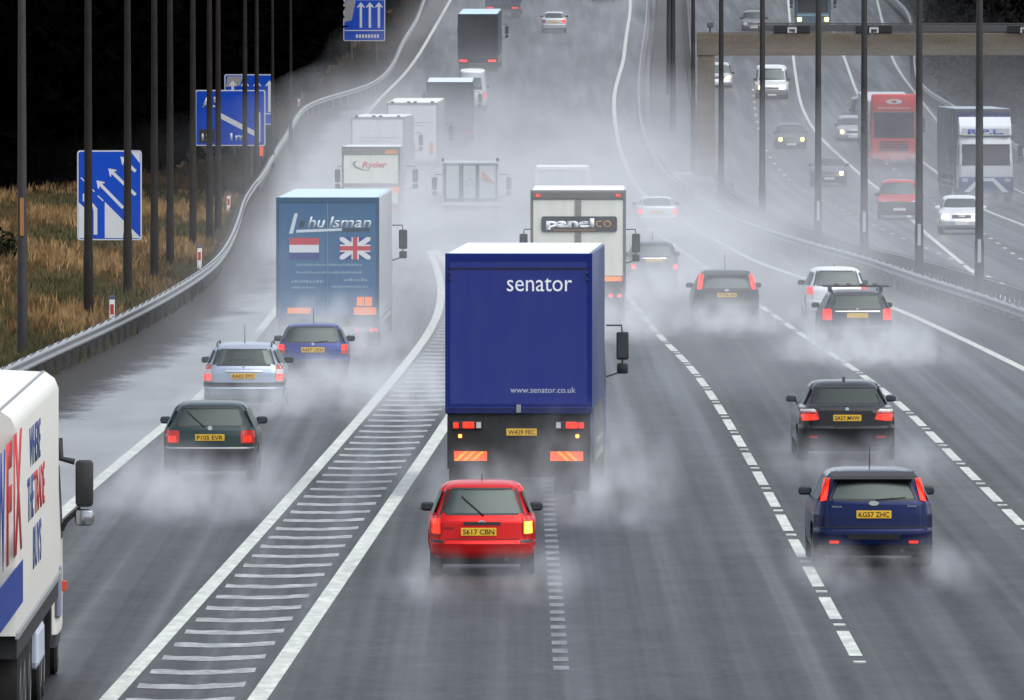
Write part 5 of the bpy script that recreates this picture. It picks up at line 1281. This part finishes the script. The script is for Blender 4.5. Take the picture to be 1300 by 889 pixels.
# RPL lorry
t, S, d = oncoming('dark sided lorry with a white cab and RPL lettering above its windscreen, far right', 1252, 256, L=13, dh=2.3, W=2.5, H=4.1, floor=1.1, side=(.05, .055, .07), rearcol=(.1, .1, .1), roofcol=(.35, .42, .48), cabcol=(.62, .64, .66), cabH=2.95, name='livery_lorry', wheels=((2.2, 0), (3.5, 0), (4.8, 0), (11.5, 1), (14.3, 0)))
y1 = d['y1']; CW = paint((.66, .68, .70), .35, name='cab_white', dirt=.1)
MB().prism([(y1-1.7, 2.95), (y1-1.7, 3.75), (y1-1.25, 3.75), (y1-.55, 3.35), (y1-.42, 2.95)], -1.15, 1.15, 'x').build('roof_deflector', CW, t)
sg = MB().box(-1.05, 1.05, y1-.42, y1-.30, 2.92, 3.28, bev=.03).build('name_board', SWHITE, t)
lettering('R.P.L.', paint((.005, .06, .42), .5, name='name_blue', dirt=.02), sg, -.80, .80, 2.99, 3.22, y1-.294, 'front', bold=.04)
MB().box(-1.18, 1.18, 13.0, 13.03, 3.6, 3.95).build('header_panel', paint((.02, .04, .12), .5, name='header_blue', dirt=.1), t)
printlines(t, [(-.9, .9, 3.68, .14)], paint((.10, .16, .40), .5, name='header_print', dirt=.1), 13.035)
BL = paint((.03, .05, .20), .5, name='bumper_blue', dirt=.2)
MB().box(-1.22, 1.22, y1-.1, y1+.06, .40, 1.10, bev=.05).build('bumper', BL, t, smooth=True)
shapes('white_chevron', [[(-1.0, .42), (-.72, .42), (-.15, 1.02), (-.32, 1.08)], [(1.0, .42), (.72, .42), (.15, 1.02), (.32, 1.08)]], CW, t, y1+.06, .012)
MB().box(-.30, .30, y1+.05, y1+.075, .9, 1.05).build('plate_panel', CW, t)
for sx in (-1, 1): MB().box(sx*.95-.14, sx*.95+.14, y1+.05, y1+.08, .86, 1.02, bev=.02).build('headlight', HEADOFF, t)
for k in range(6):
    for sx in (-1, 1): MB().box(sx*1.263-.013, sx*1.263+.013, 1+k*2.1, 1.1+k*2.1, 1.1, 4.0).build('side_strap', GALV, t)
# green lorry at the top
t, S, d = oncoming('dark blue green lorry with two yellow headlights at the top, above the gantry', 1032, 37, L=11, W=2.5, H=3.9, floor=1.1, side=(.04, .06, .08), rearcol=(.1, .1, .1), cabcol=(.03, .09, .14), cabH=3.2, name='dark_lorry')
y1 = d['y1']
for sx in (-1, 1): MB().box(sx*.95-.13, sx*.95+.13, y1+.0, y1+.05, 1.0, 1.25, bev=.03).build('headlight', HEADLIT, t)
MB().box(-1.2, 1.2, y1-.1, y1+.03, .40, .75, bev=.05).build('bumper', paint((.02, .03, .10), .5, name='bumper_dark_blue', dirt=.2), t, smooth=True)
MB().box(-1.1, 1.1, y1-.01, y1+.02, 1.35, 1.5).build('pale_stripe', paint((.2, .35, .45), .5, name='cab_stripe', dirt=.2), t)
# dark van following the small car, mostly hidden behind the pole and the red lorry
x_, y_ = G(1102, 167); a_ = math.pi+opp_heading(x_, y_); v_ = Matrix.Rotation(a_, 3, 'Z') @ Vector((0, 4.6, 0))
make_car('dark van half hidden between a tall pole and the red lorry', (x_-v_.x, y_-v_.y, zg(y_)), a_, (.05, .055, .09), kind='van', W=1.8, H=1.95, L=4.6, win=(1.25, 1.65, .60, .54), name='van', cat='van', lights=[([(.66, .70), (.79, .70), (.78, 1.1), (.67, 1.1)], REDLENS)],
         front=dict(lamps=[(hl(.55, .78, .72, .88), (HEADOFF, HEADOFF))], grille=[hl(-.4, .4, .72, .84)]))

# ------------------------------------------------------------------ mist and spray
def mistmat(name, dens, kind, p):
    m, n, l, b = _mat(name); n.remove(b)
    v = n.new('ShaderNodeVolumePrincipled'); v.inputs['Color'].default_value = (.96, .975, 1.0, 1); v.inputs['Anisotropy'].default_value = .1
    l.new(v.outputs[0], n['Material Output'].inputs['Volume'])
    def M(op, a, b_=None, c=None, clamp=False):
        q = n.new('ShaderNodeMath'); q.operation = op; q.use_clamp = clamp
        for i, x in enumerate((a, b_, c)):
            if x is None: continue
            if isinstance(x, (int, float)): q.inputs[i].default_value = x
            else: l.new(x, q.inputs[i])
        return q.outputs[0]
    tc = n.new('ShaderNodeTexCoord'); sp = n.new('ShaderNodeSeparateXYZ'); l.new(tc.outputs['Object'], sp.inputs[0])
    X, Y, Z = sp.outputs
    nz = n.new('ShaderNodeTexNoise'); mp = n.new('ShaderNodeMapping'); l.new(tc.outputs['Object'], mp.inputs[0]); l.new(mp.outputs[0], nz.inputs['Vector'])
    nz.inputs['Detail'].default_value = 5
    if kind == 'road':
        mp.inputs['Scale'].default_value = (.30, .035, .45)
        nz.inputs['Scale'].default_value = 1
        a = M('MINIMUM', M('MAXIMUM', M('SUBTRACT', Y, 545.), 0.), 80.)
        g = M('ADD', M('MULTIPLY', M('MULTIPLY', a, a), .0002125), M('MULTIPLY', M('MAXIMUM', M('SUBTRACT', Y, 625.), 0.), .034))
        h = M('MAXIMUM', M('SUBTRACT', Z, g), 0.)
        e = M('EXPONENT', M('MULTIPLY', h, -1/p['hs']))
        mr = n.new('ShaderNodeMapRange'); mr.interpolation_type = 'SMOOTHSTEP'
        mr.inputs[1].default_value = p['y0']; mr.inputs[2].default_value = p['y1']; mr.inputs[3].default_value = p['d0']; mr.inputs[4].default_value = 1; l.new(Y, mr.inputs[0])
        mr2 = n.new('ShaderNodeMapRange'); mr2.inputs[1].default_value = .38; mr2.inputs[2].default_value = .62; mr2.inputs[3].default_value = .25; mr2.inputs[4].default_value = 1.7; l.new(nz.outputs[0], mr2.inputs[0])
        mr3 = n.new('ShaderNodeMapRange'); mr3.interpolation_type = 'SMOOTHSTEP'; mr3.inputs[1].default_value = 520; mr3.inputs[2].default_value = 680; mr3.inputs[3].default_value = 1; mr3.inputs[4].default_value = p['far']; l.new(Y, mr3.inputs[0])
        d = M('MULTIPLY', M('MULTIPLY', M('MULTIPLY', e, mr.outputs[0]), mr2.outputs[0]), M('MULTIPLY', mr3.outputs[0], dens))
    else:   # plume: object space, half sizes p
        mp.inputs['Scale'].default_value = (2.0, .30, 1.3); nz.inputs['Scale'].default_value = 1.2; mp.inputs['Location'].default_value = (p['seed']*3.1, p['seed']*1.7, 0)
        r2 = M('ADD', M('ADD', M('POWER', M('ABSOLUTE', M('DIVIDE', X, p['x'])), 2.), M('POWER', M('ABSOLUTE', M('DIVIDE', Y, p['y'])), 2.)), M('POWER', M('DIVIDE', Z, p['z']), 2.))
        f = M('SUBTRACT', 1., r2, clamp=True)
        mr2 = n.new('ShaderNodeMapRange'); mr2.inputs[1].default_value = .37; mr2.inputs[2].default_value = .67; mr2.inputs[3].default_value = .08; mr2.inputs[4].default_value = 1.9; l.new(nz.outputs[0], mr2.inputs[0])
        d = M('MULTIPLY', M('MULTIPLY', M('MULTIPLY', f, f), mr2.outputs[0]), dens)
    l.new(d, v.inputs['Density'])
    return m
def mistbox(name, label, fl, fr, y0, y1, h, mat):
    ys = [y0+(y1-y0)*i/60 for i in range(61)]; vs = []; fs = []
    for y in ys:
        z = zg(y); vs += [(fl(y), y, z+.03), (fr(y), y, z+.03), (fr(y), y, z+h), (fl(y), y, z+h)]
    for i in range(60):
        for k in range(4): fs.append((4*i+k, 4*i+(k+1) % 4, 4*i+4+(k+1) % 4, 4*i+4+k))
    fs += [(0, 1, 2, 3), (240, 243, 242, 241)]
    return tag(MB().add(vs, fs).build(name, mat), label, 'mist', kind='stuff')
mistbox('road_mist', 'grey white spray mist hanging over the near carriageway', lambda y: LE(y)-1.3, lambda y: MR(y)+.6, 175, 1000, 6.0, mistmat('spray_mist', .026, 'road', dict(hs=1.8, y0=180, y1=395, d0=.02, far=.34)))
mistbox('road_mist', 'thin grey mist hanging over the oncoming carriageway', lambda y: MR(y)+.7, lambda y: OR(y)+1.5, 290, 1000, 7.0, mistmat('thin_mist', .0040, 'road', dict(hs=3.2, y0=280, y1=470, d0=.25, far=.5)))
def plume(px, py, hx, hy, hz, dens, dy=3.0, dx=0, label=''):
    x, y = G(px, py); z = zg(y)
    bm = bmesh.new(); bmesh.ops.create_icosphere(bm, subdivisions=3, radius=1)
    for v in bm.verts: v.co = Vector((v.co.x*hx, v.co.y*hy, max(v.co.z*hz, -.25)))
    me = bpy.data.meshes.new('spray'); bm.to_mesh(me); bm.free()
    plume.n += 1
    me.materials.append(mistmat('spray', dens, 'plume', dict(x=hx, y=hy, z=hz, seed=plume.n)))
    o = bpy.data.objects.new('spray', me); C.objects.link(o); o.location = (x+dx, y-dy, z+.28)
    tag(o, label, 'spray', kind='stuff')
plume.n = 0
for a in PLUMES: plume(*a[:6], **(a[6] if len(a) > 6 else {}))

# vehicles on the climb sit parallel to the road
for o in list(C.objects):
    if o.parent is None and o.get('category') in ('car', 'lorry', 'van'):
        f = Matrix.Rotation(o.rotation_euler.z, 3, 'Z') @ Vector((0, 4, 0)); y = o.location.y
        o.rotation_euler.x = math.atan((zg(y+f.y)-zg(y))/4)
